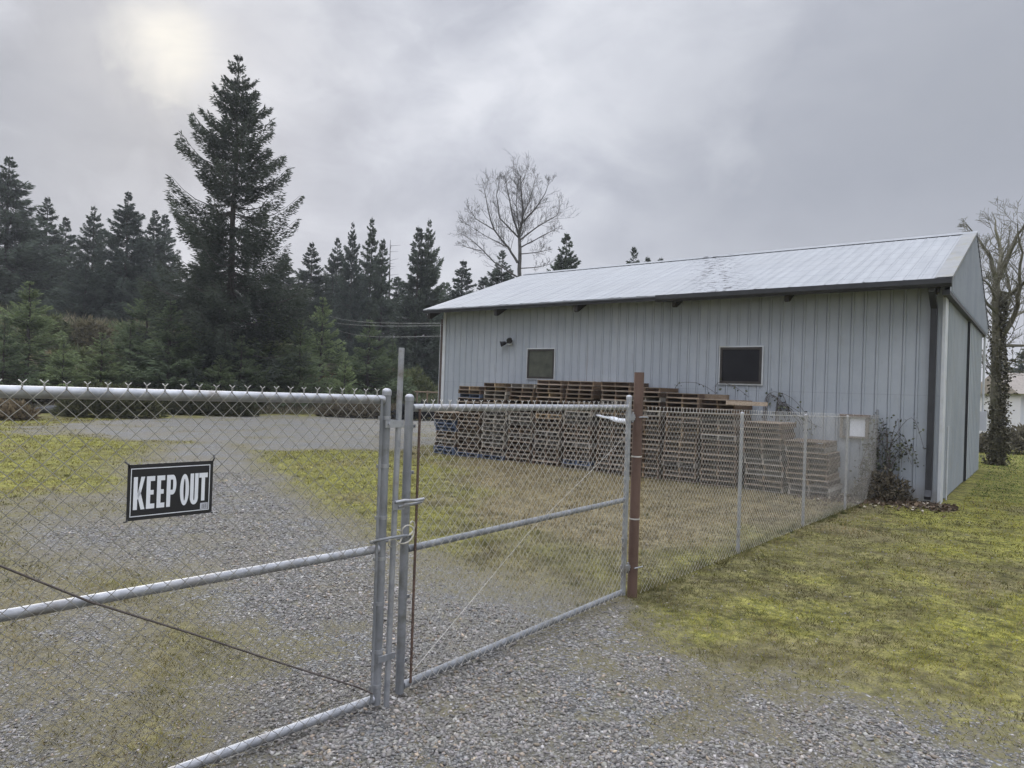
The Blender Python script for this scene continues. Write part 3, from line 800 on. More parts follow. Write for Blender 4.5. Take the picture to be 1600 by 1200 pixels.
# P
Lr(.442, vv(0), .486, vv(1))
def arc(cx, cy, rx, ry, a0, a1, n=14): return [(cx + rx * math.cos(a0 + (a1 - a0) * i / n), cy + ry * math.sin(a0 + (a1 - a0) * i / n)) for i in range(n + 1)]
def band_poly(outer, inner):
    for i in range(len(outer) - 1):
        L_([inner[i], outer[i], outer[i + 1], inner[i + 1]])
hp_ = math.pi / 2
cy = vv(.69); ryo = vv(1) - cy; ryi = ryo * .52
Lr(.486, cy + ryi, .512, vv(1)); Lr(.486, cy - ryo, .512, cy - ryi)
band_poly(arc(.512, cy, .042, ryo, -hp_, hp_), arc(.512, cy, .004, ryi, -hp_, hp_))
# O
cy = vv(.5); ry = (vv(1) - vv(0)) / 2
band_poly(arc(.653, cy, .054, ry, 0, 2 * math.pi, 32), arc(.653, cy, .013, ry * .70, 0, 2 * math.pi, 32))
# U
cb = vv(.22)
Lr(.722, cb, .764, vv(1)); Lr(.778, cb, .820, vv(1))
band_poly(arc(.771, cb, .049, cb - vv(0), math.pi, 2 * math.pi), arc(.771, cb, .007, (cb - vv(0)) * .42, math.pi, 2 * math.pi))
# T
Lr(.828, vv(.85), .934, vv(1)); Lr(.860, vv(.10), .902, vv(.85))
mb.build('lettering', M['white'], sign)
mb = MB(); mb.prism(rect(.852, .088, .945, .205), sx, sy, sn, SO, .003, .0034); st = mb.build('barcode_sticker', M['label_grey'], sign)
mb = MB()
for i in range(9):
    u = .872 + i * .0075; mb.prism(rect(u, .10, u + (.002 if i % 3 else .004), .19), sx, sy, sn, SO, .0034, .0037)
mb.build('barcode', M['black'], st)
for (u, v, du, dv) in ((.02, .955, -.045, .09), (.985, .965, .03, .13), (.015, .03, -.03, -.05), (.98, .03, .04, -.05)):
    a = SO + sx * SW * u + sy * SH * v + sn * .004
    MB().tube([a, a + sx * SW * du * .5 + sy * SH * dv * .6 + sn * .008, a + sx * SW * du + sy * SH * dv - sn * .012], .0032, 6).build('cable_tie', M['black'], sign)

# ---------------------------------------------------------------- long fence to the shed
F0 = np.array([1.245, 6.475]); F1 = np.array([7.185, 13.475])
fd = F1 - F0; FL = np.linalg.norm(fd); fd = fd / FL; fn = np.array([fd[1], -fd[0]])
fence = empty('chain_link_fence', (F0[0], F0[1], 0), 0, True)
tag(fence, 'long low chain link fence running from the brown post to the shed wall', 'fence')
V, Fq = chain_link(F0 + fn * .03, fd, fn, FL - .05, .02, 1.735, r=.0017, barbs=True, z1b=1.575, sag=.02)
big('chain_link_mesh', V, Fq, M['wire'], fence)
for px in (1158, 1258, 1323):
    G = on_plane(px, 700, F0, fn)[:2]; s = float((G - F0) @ fd); zt = 1.735 - .16 * s / FL
    c = F0 + fd * s
    mb = MB(); mb.tube([(*c, -.05), (*c, zt + .0)], .021, 14); mb.dome((*c, zt), .021, .013, 14, 3)
    po = mb.build('post', M['galv'], fence, True)
    for z in (.3, .7, 1.1, 1.5): MB().tube([(*c, z), (*c, z + .006)], .025, 10).build('tie_wire', M['wire'], po)
c = F1 - fd * .06
MB().tube([(*c, -.05), (*c, 1.72)], .02, 12).build('post', M['galv_dull'], fence, True)
mb = MB(); mb.tube([(*(F0 + fn * .034), 1.725), (*((F0 + F1) / 2 + fn * .034), 1.635), (*(F1 + fn * .034), 1.57)], .0025, 5)
mb.build('tension_wire', M['wire'], fence)

# ---------------------------------------------------------------- shed
exec_shed = True
shed = empty('metal_shed', (BC[0], BC[1], 0), -YAW)
tag(shed, 'long pale grey blue metal shed with low pitched metal roof', 'building')
# local frame: x = -u (0 at near corner, negative to the far end), y = w into the building
LEN, WID, EAV, RID = 12.8, 9.0, 4.15, 5.95
def wall_mat():
    m, nt, b = new_mat('painted_ribbed_steel')
    co = objco(nt)
    n1 = noise(nt, co, .8, 6, .65); n2 = noise(nt, mapping(nt, co, (9, 9, .35)), 1.2, 6, .65); n3 = noise(nt, co, 22, 4, .6)
    c = ramp(nt, n1, [(.3, (.265, .292, .325)), (.7, (.33, .355, .39))])
    c = mix_(nt, ramp(nt, n2, [(.5, 0.0), (.75, .35)]), c, (.34, .36, .37))
    c = mix_(nt, ramp(nt, n3, [(.62, 0.0), (.75, .35)]), c, (.30, .29, .27))
    n4 = noise(nt, mapping(nt, co, (3, 3, 1.2)), 2.0, 6, .7)
    c = mix_(nt, ramp(nt, n4, [(.56, 0.0), (.66, .5)]), c, (.27, .285, .29))
    z = nd(nt, 'ShaderNodeSeparateXYZ'); nt.links.new(co, z.inputs[0])
    lap = math_(nt, 'MULTIPLY', ramp(nt, math_(nt, 'ABSOLUTE', math_(nt, 'SUBTRACT', z.outputs[2], 2.02)), [(0.0, .5), (.012, 0.0)]), 1.0)
    c = mix_(nt, lap, c, (.22, .23, .24))
    rs = math_(nt, 'MULTIPLY', ramp(nt, noise(nt, mapping(nt, co, (14, 14, .5)), 1.0, 3), [(.66, 0.0), (.74, .55)]), ramp(nt, noise(nt, co, 1.1, 3), [(.5, 0.0), (.6, 1.0)]))
    c = mix_(nt, rs, c, (.25, .20, .16))
    low = math_(nt, 'MULTIPLY', ramp(nt, z.outputs[2], [(.0, 1.0), (.42, 0.0)]), ramp(nt, noise(nt, co, 5, 5, .7), [(.3, .2), (.7, .9)]))
    c = mix_(nt, low, c, (.20, .17, .12))
    nt.links.new(c, b.inputs['Base Color']); b.inputs['Roughness'].default_value = .5
    b.inputs['Specular IOR Level'].default_value = .4
    bp = nd(nt, 'ShaderNodeBump'); bp.inputs['Strength'].default_value = .25; bp.inputs['Distance'].default_value = .02
    nt.links.new(noise(nt, mapping(nt, co, (1.2, 1.2, .8)), 2.2, 3), bp.inputs['Height']); nt.links.new(bp.outputs[0], b.inputs['Normal'])
    return m
M['wall'] = wall_mat()
M['trim'] = mottled('pale_trim_steel', (.40, .42, .44), (.50, .515, .53), 2, .5, 0, 0, dirt=((.36, .36, .33), 2.5))
M['door'] = mottled('sliding_door_steel', (.27, .30, .32), (.35, .375, .395), 1.2, .5, 0, .1, stretch=(1, 1, .4), bscale=6, dirt=((.32, .33, .32), 2.2))
M['dark'] = mottled('black_paint_and_shade', (.012, .013, .016), (.026, .027, .031), 4, .55)  # black gutter paint; also stands for shade in the door gap and recess
M['wood_dark'] = mottled('dark_timber', (.018, .016, .015), (.04, .034, .03), 6, .85)
M['brownpipe'] = mottled('brown_downspout', (.045, .03, .026), (.07, .048, .04), 5, .6)
M['frame'] = mottled('bronze_window_frame', (.028, .024, .022), (.045, .04, .036), 10, .45, .3)
M['pane_dark'] = mottled('dark_window_pane', (.006, .006, .008), (.010, .010, .012), 2, .1, 0, 0, spec=.18)
M['pane_olive'] = mottled('tree_reflection_pane', (.035, .038, .030), (.085, .09, .068), 3.2, .3, 0, 0, spec=.3)  # olive tone painted in for trees reflected in the glass
def roof_mat():
    m, nt, b = new_mat('weathered_metal_roof')
    co = objco(nt)
    n1 = noise(nt, mapping(nt, co, (5, .6, .6)), 1.0, 6, .6); n2 = noise(nt, co, .6, 5, .6); n3 = noise(nt, mapping(nt, co, (1, 1, 1)), 9, 5, .7)
    c = ramp(nt, n1, [(.25, (.205, .216, .228)), (.75, (.28, .292, .305))])
    c = mix_(nt, ramp(nt, n2, [(.45, 0.0), (.7, .4)]), c, (.25, .258, .262))
    c = mix_(nt, ramp(nt, n3, [(.62, 0.0), (.74, .5)]), c, (.2, .2, .2))
    # lap lines across the sheets
    s = nd(nt, 'ShaderNodeSeparateXYZ'); nt.links.new(co, s.inputs[0])
    fr = math_(nt, 'FRACT', math_(nt, 'MULTIPLY_ADD', s.outputs[1], 1.55, math_(nt, 'MULTIPLY', noise(nt, co, .7, 2), .25)))
    c = mix_(nt, ramp(nt, fr, [(0.0, .7), (.06, 0.0), (.94, 0.0), (1.0, .7)]), c, (.17, .18, .19))
    # torn dark patches
    p = mapping(nt, co, (1.0, 2.2, 1)); pv = noise(nt, p, 5.0, 4, .6)
    ax = math_(nt, 'ADD', s.outputs[0], math_(nt, 'MULTIPLY', s.outputs[1], .45))
    near = ramp(nt, math_(nt, 'ABSOLUTE', math_(nt, 'ADD', ax, 4.3)), [(.2, 1.0), (.9, 0.0)])
    c = mix_(nt, math_(nt, 'MULTIPLY', near, ramp(nt, pv, [(.54, 0.0), (.58, .95)])), c, (.04, .04, .045))
    nt.links.new(c, b.inputs['Base Color']); b.inputs['Roughness'].default_value = .55; b.inputs['Metallic'].default_value = .0; b.inputs['Specular IOR Level'].default_value = .3
    return m
M['roof'] = roof_mat()

def ribbed_x(x0, x1, z0, z1, y, out, pitch=.23, rib=.03, dep=.019, top=None):
    """vertical ribs along x; out = -1 faces -y; top(x) optional upper edge"""
    prof = []
    x = x0
    while x < x1 - 1e-6:
        for dx, d in ((0, 0), (pitch - rib - .032, 0), (pitch - rib - .030, -.7), (pitch - rib - .022, -.7), (pitch - rib - .012, 1), (pitch - .012, 1), (pitch, 0)):
            if x + dx <= x1 + 1e-6: prof.append((x + dx, d * dep))
        x += pitch
    if prof[-1][0] < x1: prof.append((x1, 0))
    P = [prof[0]] + [q for i, q in enumerate(prof[1:]) if q[0] - prof[i][0] > 1e-4]
    vs = []; fs = []
    for i, (xx, d) in enumerate(P):
        zt = z1 if top is None else top(xx)
        vs += [(xx, y + out * d, z0), (xx, y + out * d, zt)]
    for i in range(len(P) - 1):
        a = 2 * i
        fs.append((a, a + 2, a + 3, a + 1) if out < 0 else (a, a + 1, a + 3, a + 2))
    return vs, fs
def rot_yx(vs, xpos, out):
    """turn an x-wall into a wall along y at x = xpos"""
    return [(xpos + (v[1]) * 1.0, v[0], v[2]) for v in vs]

slope = (RID - EAV) / (WID / 2 + .5)
def rz_at(y): return EAV + slope * (y + .5) if y <= WID / 2 else RID - slope * (y - WID / 2)
# front wall
mb = MB(); mb.add(*ribbed_x(-LEN, 0, -.05, 4.28, 0, -1))
random.seed(3)
for z in (.45, 1.15, 1.9, 2.65, 3.35):
    x = -LEN + .06
    while x < 0:
        zz_ = z + .012 * random.random(); mb.box((x - .009, -.010, zz_ - .009), (x + .009, .0, zz_ + .009)); x += .23
fw_ = mb.build('wall', M['wall'], shed)
mb = MB(); mb.add(*ribbed_x(-LEN, 0, -.05, 4.28, WID, 1)); mb.build('wall', M['wall'], shed)
# far gable
mb = MB(); vs, fs = ribbed_x(0, WID, -.05, 0, 0, -1, top=lambda y: rz_at(y) - .06)
mb.add(rot_yx(vs, -LEN, -1), [f[::-1] for f in fs]); mb.build('wall', M['wall'], shed)
# near gable: upper panel stands proud of the doors
mb = MB(); vs, fs = ribbed_x(-.42, WID + .42, 3.93, 0, 0, 1, pitch=.23, dep=.032, top=lambda y: rz_at(y) - .035)
mb.add(rot_yx(vs, .125, 1), [f[::-1] for f in fs]); mb.build('gable_panel', M['wall'], shed)
mb = MB(); mb.box((.0, -.42, 3.86), (.124, WID + .42, 3.95)); mb.build('door_track', M['dark'], shed)  # track coloured dark for the shadow under the gable panel
mb = MB(); mb.box((-.06, .35, -.02), (-.03, WID - .35, 3.86)); mb.build('recess_shade', M['dark'], shed)  # flat dark sheet standing for the shade behind the doors
# doors
for (y0, y1, xo, ribs) in ((.42, 4.42, .015, True), (4.62, WID - .32, .06, False)):
    mb = MB()
    vs, fs = ribbed_x(y0, y1, .05, 3.85, 0, 1, pitch=.23 if ribs else .46, dep=.026)
    mb.add(rot_yx(vs, xo, 1), [f[::-1] for f in fs])
    mb.box((xo - .03, y0, .05), (xo - .002, y1, 3.85))
    d = mb.build('sliding_door', M['door'], shed)
    if not ribs: MB().box((-.02, 4.56, .05), (.078, 4.617, 3.85)).build('gap_shade_strip', M['dark'], d)  # dark strip added to paint the shaded gap between the doors
    if ribs:
        MB().tube([(xo + .045, .62, .02), (xo + .045, .62, 1.45)], .016, 8).build('bar', M['trim'], d, True)
# corner trims
mb = MB(); mb.box((-.02, -.022, -.05), (.03, .40, 3.92)); mb.build('corner_trim', M['trim'], shed)
mb = MB(); mb.box((-.02, WID - .30, -.05), (.04, WID + .02, 3.92)); mb.build('corner_trim', M['trim'], shed)
mb = MB(); mb.box((-LEN - .02, -.03, -.05), (-LEN + .09, .06, 4.1)); mb.build('corner_trim', M['trim'], shed)
# roof: two ribbed slopes with thickness
def slope_panel(y0, z0, y1, z1, x0, x1):
    vs, fs = ribbed_x(x0, x1, 0, 1, 0, -1, pitch=.23, dep=.007)
    n = np.array([0, -(z1 - z0), (y1 - y0)]); n = n / np.linalg.norm(n) * (1 if y1 > y0 else -1)
    out = []
    for v in vs:
        t = v[2]; d = -v[1]
        jig = .006 * math.sin(v[0] * 9.1) + .004 * math.sin(v[0] * 23.7) if t == 0 else 0
        out.append((v[0], y0 + (y1 - y0) * t + n[1] * d, z0 + (z1 - z0) * t + n[2] * d + jig))
    return out, [f if y1 > y0 else f[::-1] for f in fs]
roofs = []
for (ya, yb) in ((-.5, WID / 2), (WID + .5, WID / 2)):
    mb = MB(); mb.add(*slope_panel(ya, EAV, yb, RID, -LEN - .42, .14))
    e = .03
    mb.add([(-LEN - .42, ya, EAV - .002), (.14, ya, EAV - .002), (.14, yb, RID - .002), (-LEN - .42, yb, RID - .002),
            (-LEN - .42, ya, EAV - e), (.14, ya, EAV - e), (.14, yb, RID - e), (-LEN - .42, yb, RID - e)],
           [(0, 1, 5, 4), (1, 2, 6, 5), (3, 0, 4, 7), (4, 5, 6, 7)])
    roofs.append(mb.build('roof', M['roof'], shed))
mb = MB()
mb.add([(-LEN - .42, 4.35, RID - .03), (.17, 4.35, RID - .03), (.17, 4.5, RID + .045), (-LEN - .42, 4.5, RID + .045), (.17, 4.65, RID - .03), (-LEN - .42, 4.65, RID - .03)],
       [(0, 1, 2, 3), (3, 2, 4, 5), (1, 4, 2), (0, 3, 5)])
mb.build('ridge_cap', M['roof'], roofs[0])
M['rake'] = mottled('grey_rake_trim', (.16, .165, .165), (.22, .225, .225), 2.5, .6, 0, 0, spec=.3, dirt=((.2, .19, .14), 3))
for k, (ya, yb) in enumerate(((-.5, WID / 2), (WID + .5, WID / 2))):   # rake trim on the near edge
    o_ = .022
    mb = MB(); mb.add([(-.11, ya, EAV + o_), (.165, ya, EAV + o_), (.165, yb, RID + o_), (-.11, yb, RID + o_),
                       (.165, ya, EAV - .05), (.165, yb, RID - .05), (.14, ya, EAV - .05), (.14, yb, RID - .05)],
                      [(0, 1, 2, 3), (1, 4, 5, 2), (4, 6, 7, 5)])
    mb.build('rake_trim', M['rake'] if k == 0 else M['dark'], roofs[k])
# dark gutter and fascia on the front eave
mb = MB()
prof = [(-.50, 4.145), (-.62, 4.135), (-.62, 4.04), (-.59, 3.985), (-.50, 3.985)]
mb.prism(prof, (0, 1, 0), (0, 0, 1), (1, 0, 0), (0, 0, 0), -5.6, .165)
mb.build('gutter', M['dark'], shed)
mb = MB(); mb.box((-LEN - .40, -.515, 4.03), (-5.62, -.485, 4.118)); mb.box((-LEN - .40, -.54, 4.085), (-5.61, -.517, 4.115)); mb.build('fascia', M['dark'], shed)
mb = MB(); mb.box((-LEN - .40, WID + .485, 4.03), (.13, WID + .515, 4.118)); mb.build('fascia', M['dark'], shed)
# purlins under the overhang and rafter tails
for u in (.10, 2.72, 5.2, 7.85, 10.45, 13.0):
    mb = MB(); mb.prism([(-.47, 4.12), (-.47, 3.88), (-.40, 3.865), (-.02, 4.08), (-.02, 4.27)], (0, 1, 0), (0, 0, 1), (1, 0, 0), (0, 0, 0), -u - .045, -u + .045)
    mb.build('rafter_tail', M['wood_dark'], shed)
mb = MB(); mb.prism([(-.48, 4.125), (-.02, 4.285), (-.02, 4.262), (-.48, 4.102)], (0, 1, 0), (0, 0, 1), (1, 0, 0), (0, 0, 0), -LEN - .3, .1); mb.build('soffit', M['wood_dark'], shed)
# downspouts
mb = MB()
for a, b in (((-.15, -.54, 4.05), (-.15, -.50, 3.93)), ((-.15, -.50, 3.94), (-.15, -.075, 3.66)), ((-.15, -.075, 3.68), (-.155, -.075, .22)), ((-.155, -.075, .24), (-.155, -.20, .13))):
    a = np.array(a); b = np.array(b); d = (b - a) / np.linalg.norm(b - a); s = np.array([1.0, 0, 0]); q = np.cross(d, s)
    mb.obox((a + b) / 2, s, q, d, .055, .04, np.linalg.norm(b - a) / 2 + .02)
mb.build('downspout', M['dark'], shed)
mb = MB(); mb.obox((-LEN - .07, .03, 1.95), (1, 0, 0), (0, 1, 0), (0, 0, 1), .055, .05, 1.95); mb.build('downspout', M['brownpipe'], shed)
MB().tube([(-LEN - .17, .05, 0), (-LEN - .17, .05, 3.75)], .03, 10).build('conduit', M['trim'], shed, True)
# windows
def window(x0, x1, z0, z1, pane):
    y = -.05
    mb = MB(); w = .05
    mb.box((x0 - .03, y + .012, z0 - .03), (x1 + .03, .0, z0)); mb.box((x0 - .03, y + .012, z1), (x1 + .03, .0, z1 + .03))
    mb.box((x0 - .03, y + .012, z0), (x0, .0, z1)); mb.box((x1, y + .012, z0), (x1 + .03, .0, z1))
    wt = mb.build('window', M['trim'], shed)
    mb = MB()
    mb.box((x0, y, z0), (x1, -.021, z0 + w)); mb.box((x0, y, z1 - w), (x1, -.021, z1)); mb.box((x0, y, z0 + w), (x0 + w, -.021, z1 - w)); mb.box((x1 - w, y, z0 + w), (x1, -.021, z1 - w))
    mb.build('frame', M['frame'], wt)
    mb = MB(); mb.box((x0 + w, y + .018, z0 + w), (x1 - w, -.021, z1 - w)); mb.build('pane', pane, wt)
window(-9.617, -8.743, 2.175, 2.965, M['pane_olive'])
window(-4.242, -3.322, 2.165, 2.965, M['pane_dark'])
# twin flood lamp
mb = MB(); x, z = -10.25, 3.16
mb.box((x - .07, -.05, z - .07), (x + .07, 0, z + .07))
fl = mb.build('flood_lamp', M['trim'], shed)
for dx, dz in ((-.12, -.02), (.06, .08)):
    mb = MB()
    d = np.array([dx * 2.2, -.25, -.12]); d /= np.linalg.norm(d)
    c = np.array([x + dx, -.10, z + dz])
    mb.tube([(x + dx * .4, -.04, z + dz * .4), c], .018, 8)
    mb.tube([c - d * .03, c, c + d * .08, c + d * .13], [.035, .05, .065, .085], 14)
    mb.build('lamp_head', M['black'], fl, True)
M['hatch'] = mottled('grey_brown_boards', (.16, .14, .12), (.26, .23, .20), 8, .8)
# hatch low on the wall
mb = MB(); x0, x1, z0, z1 = -1.72, -1.20, 1.13, 1.55
mb.box((x0, -.07, z0), (x0 + .05, 0, z1)); mb.box((x1 - .06, -.07, z0), (x1, 0, z1)); mb.box((x0 + .05, -.06, z0), (x1 - .06, 0, z0 + .04))
ht = mb.build('wall_hatch', M['hatch'], shed)
mb = MB(); mb.box((x0 + .05, -.04, z0 + .04), (x0 + .18, -.018, z1)); mb.build('side_panel', M['galv_dull'], ht)
mb = MB(); mb.box((x0 - .01, -.10, z1), (x1 + .02, 0, z1 + .055)); mb.build('header_board', M['brown_post'], ht)
mb = MB(); mb.box((x0 + .18, -.045, z0 + .04), (x1 - .06, -.02, z1)); mb.build('panel', M['white'], ht)
# meter box on the far right corner
mb = MB(); mb.box((.0, WID + .03, 1.12), (.20, WID + .33, 1.68)); mbx = mb.build('meter_box', M['label_grey'], shed)
MB().tube([(.1, WID + .12, 1.68), (.1, WID + .12, 4.0)], .03, 8).build('conduit', M['trim'], mbx, True)

# ---------------------------------------------------------------- pallets
def wood(name, a, b):
    m, nt, bs = new_mat(name)
    co = objco(nt); oi = nd(nt, 'ShaderNodeObjectInfo')
    n = noise(nt, mapping(nt, co, (3, 14, 14)), 2.5, 5, .65)
    c = ramp(nt, n, [(.3, a), (.7, b)])
    k = math_(nt, 'MULTIPLY_ADD', math_(nt, 'POWER', oi.outputs['Random'], 1.6), 1.0, .45)
    c = mix_(nt, 1.0, c, nd_comb(nt, k), 'MULTIPLY')
    c = mix_(nt, math_(nt, 'MULTIPLY', math_(nt, 'FRACT', math_(nt, 'MULTIPLY', oi.outputs['Random'], 13.7)), .35), c, (.25, .17, .10))
    nt.links.new(c, bs.inputs['Base Color']); bs.inputs['Roughness'].default_value = .9; bs.inputs['Specular IOR Level'].default_value = .2
    return m
M['wood'] = wood('weathered_pallet_wood', (.165, .132, .104), (.37, .31, .25))
M['wood_shade'] = wood('shade_dark_stringer_wood', (.055, .038, .03), (.12, .085, .065))  # stringers darkened to put the shade of the pallet openings into their colour
M['wood_new'] = wood('tan_pallet_wood', (.26, .185, .115), (.40, .30, .19))
M['wood_blue'] = mottled('blue_painted_pallet_wood', (.06, .085, .15), (.11, .145, .22), 6, .8, dirt=((.16, .17, .2), 7))
PW, PD, PH = .755, 1.00, .104
def pallet_proto(wm, tan_mid=False, broken=False):
    root = empty('pallet', (0, 0, 0))
    mb = MB(); t = .0145
    n = 7
    for i in range(n):
        y = i * (PD - .09) / (n - 1)
        if broken and i in (0, 3): mb.box((-PW / 2 + (.28 if i == 0 else 0), y, PH - t - .001), (PW / 2 - (.2 if i else 0), y + .09, PH - .001)); continue
        mb.box((-PW / 2, y, PH - t - .001), (PW / 2, y + .09, PH - .001))
    mb.build('top_deck', wm, root)
    mb = MB()
    for y in (0, .30, .60, PD - .09): mb.box((-PW / 2 + .004, y, .001), (PW / 2 - .004, y + .09, t))
    mb.build('bottom_deck', wm, root)
    for i, x in enumerate((-PW / 2 + .004, -.018, PW / 2 - .040)):
        mb = MB(); mb.box((x, .006, t + .0005), (x + .036, PD - .006, PH - t - .0015))
        mb.build('stringer', M['wood_new'] if (tan_mid and i == 1) else M['wood_shade'] if wm is M['wood'] else wm, root)
    return root
M['wood_grey'] = wood('silver_weathered_wood', (.21, .195, .175), (.37, .35, .315))
protos = [pallet_proto(M['wood']), pallet_proto(M['wood'], True), pallet_proto(M['wood_blue']), pallet_proto(M['wood_new']), pallet_proto(M['wood_grey']), pallet_proto(M['wood'], False, True)]
used = [False] * 6
# centre u, pallet count, words for the stack, blue ones, tan ones
stacks = [
    (11.58, 11, 'the low blue stack at far left', {0, 1, 6, 7, 8}, set()),
    (10.71, 18, 'the stack next to the low blue one', {0, 15}, {13}),
    (9.88, 19, 'the grey stack left of small window', {0}, set()),
    (9.05, 19, 'the stack under small window left edge', set(), set()),
    (8.17, 20, 'the stack right of small window', set(), {11, 16, 17}),
    (7.30, 20, 'the stack left of the white plastic', {1}, set()),
    (6.37, 20, 'the stack with white plastic', set(), {12, 13}),
    (5.50, 19, 'the stack behind the brown post', set(), set()),
    (4.66, 18, 'the stack right of brown post', set(), {9, 10, 15}),
    (3.79, 17, 'the stack under the large window', set(), set()),
    (2.86, 13, 'the second stack from the right', set(), set()),
    (2.02, 10, 'the low stack at right end', set(), set()),
]
ordw = {1: 'first', 2: 'second', 3: 'third', 4: 'fourth', 5: 'fifth', 6: 'sixth', 7: 'seventh', 8: 'eighth', 9: 'ninth', 10: 'tenth', 11: 'eleventh', 12: 'twelfth', 13: 'thirteenth', 14: 'fourteenth', 15: 'fifteenth', 16: 'sixteenth', 17: 'seventeenth', 18: 'eighteenth', 19: 'nineteenth', 20: 'twentieth'}
random.seed(21)
tops = {}
for (u, n, words_, blues, tans) in stacks:
    wf = -1.10 + random.uniform(-.05, .03); lean = random.uniform(-.007, .007); lw = random.uniform(-.003, .004)
    uo = wo_ = 0
    for k in range(n):
        uo = uo * .6 + random.uniform(-.020, .020); wo_ = wo_ * .5 + random.uniform(-.032, .032)
        uu = u + lean * k + uo; ww = wf + lw * k + wo_
        p = BC + DL * uu + DW * ww
        grey_p = {9.88: .75, 9.05: .6, 2.86: .45, 2.02: .4}.get(u, .18)
        t = 2 if k in blues else 3 if k in tans and random.random() < .5 else 1 if k in tans or random.random() < .1 else 4 if random.random() < grey_p else 5 if random.random() < .12 else 0
        if used[t]: o = copy_tree(protos[t])
        else: o = protos[t]; used[t] = True
        o.location = (p[0], p[1], .012 + k * (PH + .0015)); o.rotation_euler = (random.uniform(-.003, .003), random.uniform(-.004, .004), -YAW + random.gauss(0, .022))
        kind = 'blue painted' if t == 2 else 'tan' if t == 3 else 'silver grey' if t == 4 else 'weathered'
        pos = 'topmost' if k == n - 1 else 'lowest' if k == 0 else ordw[k + 1] + ' from the ground'
        tag(o, f'{kind} pallet, {pos} in {words_}', 'pallet', 'pallets stacked along the shed wall')
    tops[u] = (wf, .012 + n * (PH + .0015))
for i, p in enumerate(protos):
    if not used[i]:
        for c in list(p.children): bpy.data.objects.remove(c)
        bpy.data.objects.remove(p)

def wall_pt(u, w, z): return np.array([*(BC + DL * u + DW * w), z])
# loose timber on the stacks
wf, zt = tops[3.79]
mb = MB(); a = -YAW
mb.obox(wall_pt(4.02, wf + .30, zt + .052), (*(-DL), 0), (*DW, 0), (0, 0, 1), .27, .06, .05)
tag(mb.build('wood_block', M['wood'], None), 'short brown timber block lying on pallets under the large window', 'timber')
mb = MB()
mb.obox(wall_pt(3.25, wf - .03, zt - .06), (*(-DL), 0), (*DW, 0), (0, 0, 1), .42, .012, .04)
tag(mb.build('loose_board', M['wood'], None), 'brown board sticking out right from pallets under the large window', 'board')
# white plastic caught on the fronts
mb = MB(); n = 8; vs = []; fs = []
for j in range(3):
    for i in range(n + 1):
        t = i / n
        zc = 1.33 - .11 * t; hh = .012 + .055 * t
        vs.append(wall_pt(6.72 - .80 * t, -1.16 - .02 * math.sin(t * 9 + j) - .012 * j, zc - hh * (j - 1) + .01 * math.sin(t * 14 + j)))
for j in range(2):
    for i in range(n):
        a_ = j * (n + 1) + i; fs.append((a_, a_ + 1, a_ + n + 2, a_ + n + 1))
mb.add(vs, fs); pl = mb.build('plastic_sheet', M['white'], None, True)
sm = pl.modifiers.new('thick', 'SOLIDIFY'); sm.thickness = .004
tag(pl, 'torn white plastic sheet hanging on the front of a pallet stack', 'plastic sheet')

# ---------------------------------------------------------------- conifers
def cards(P, T, l, b, roll=None):
    n = len(P)
    rv = RNG.normal(size=(n, 3)); W_ = np.cross(T, rv); W_ /= np.linalg.norm(W_, axis=1, keepdims=True) + 1e-9
    m = P + T * (l * .45)[:, None]
    Q = np.stack([P, m + W_ * (b * .5)[:, None], P + T * l[:, None], m - W_ * (b * .5)[:, None]], 1)
    return Q.reshape(-1, 3), np.arange(4 * n).reshape(-1, 4)

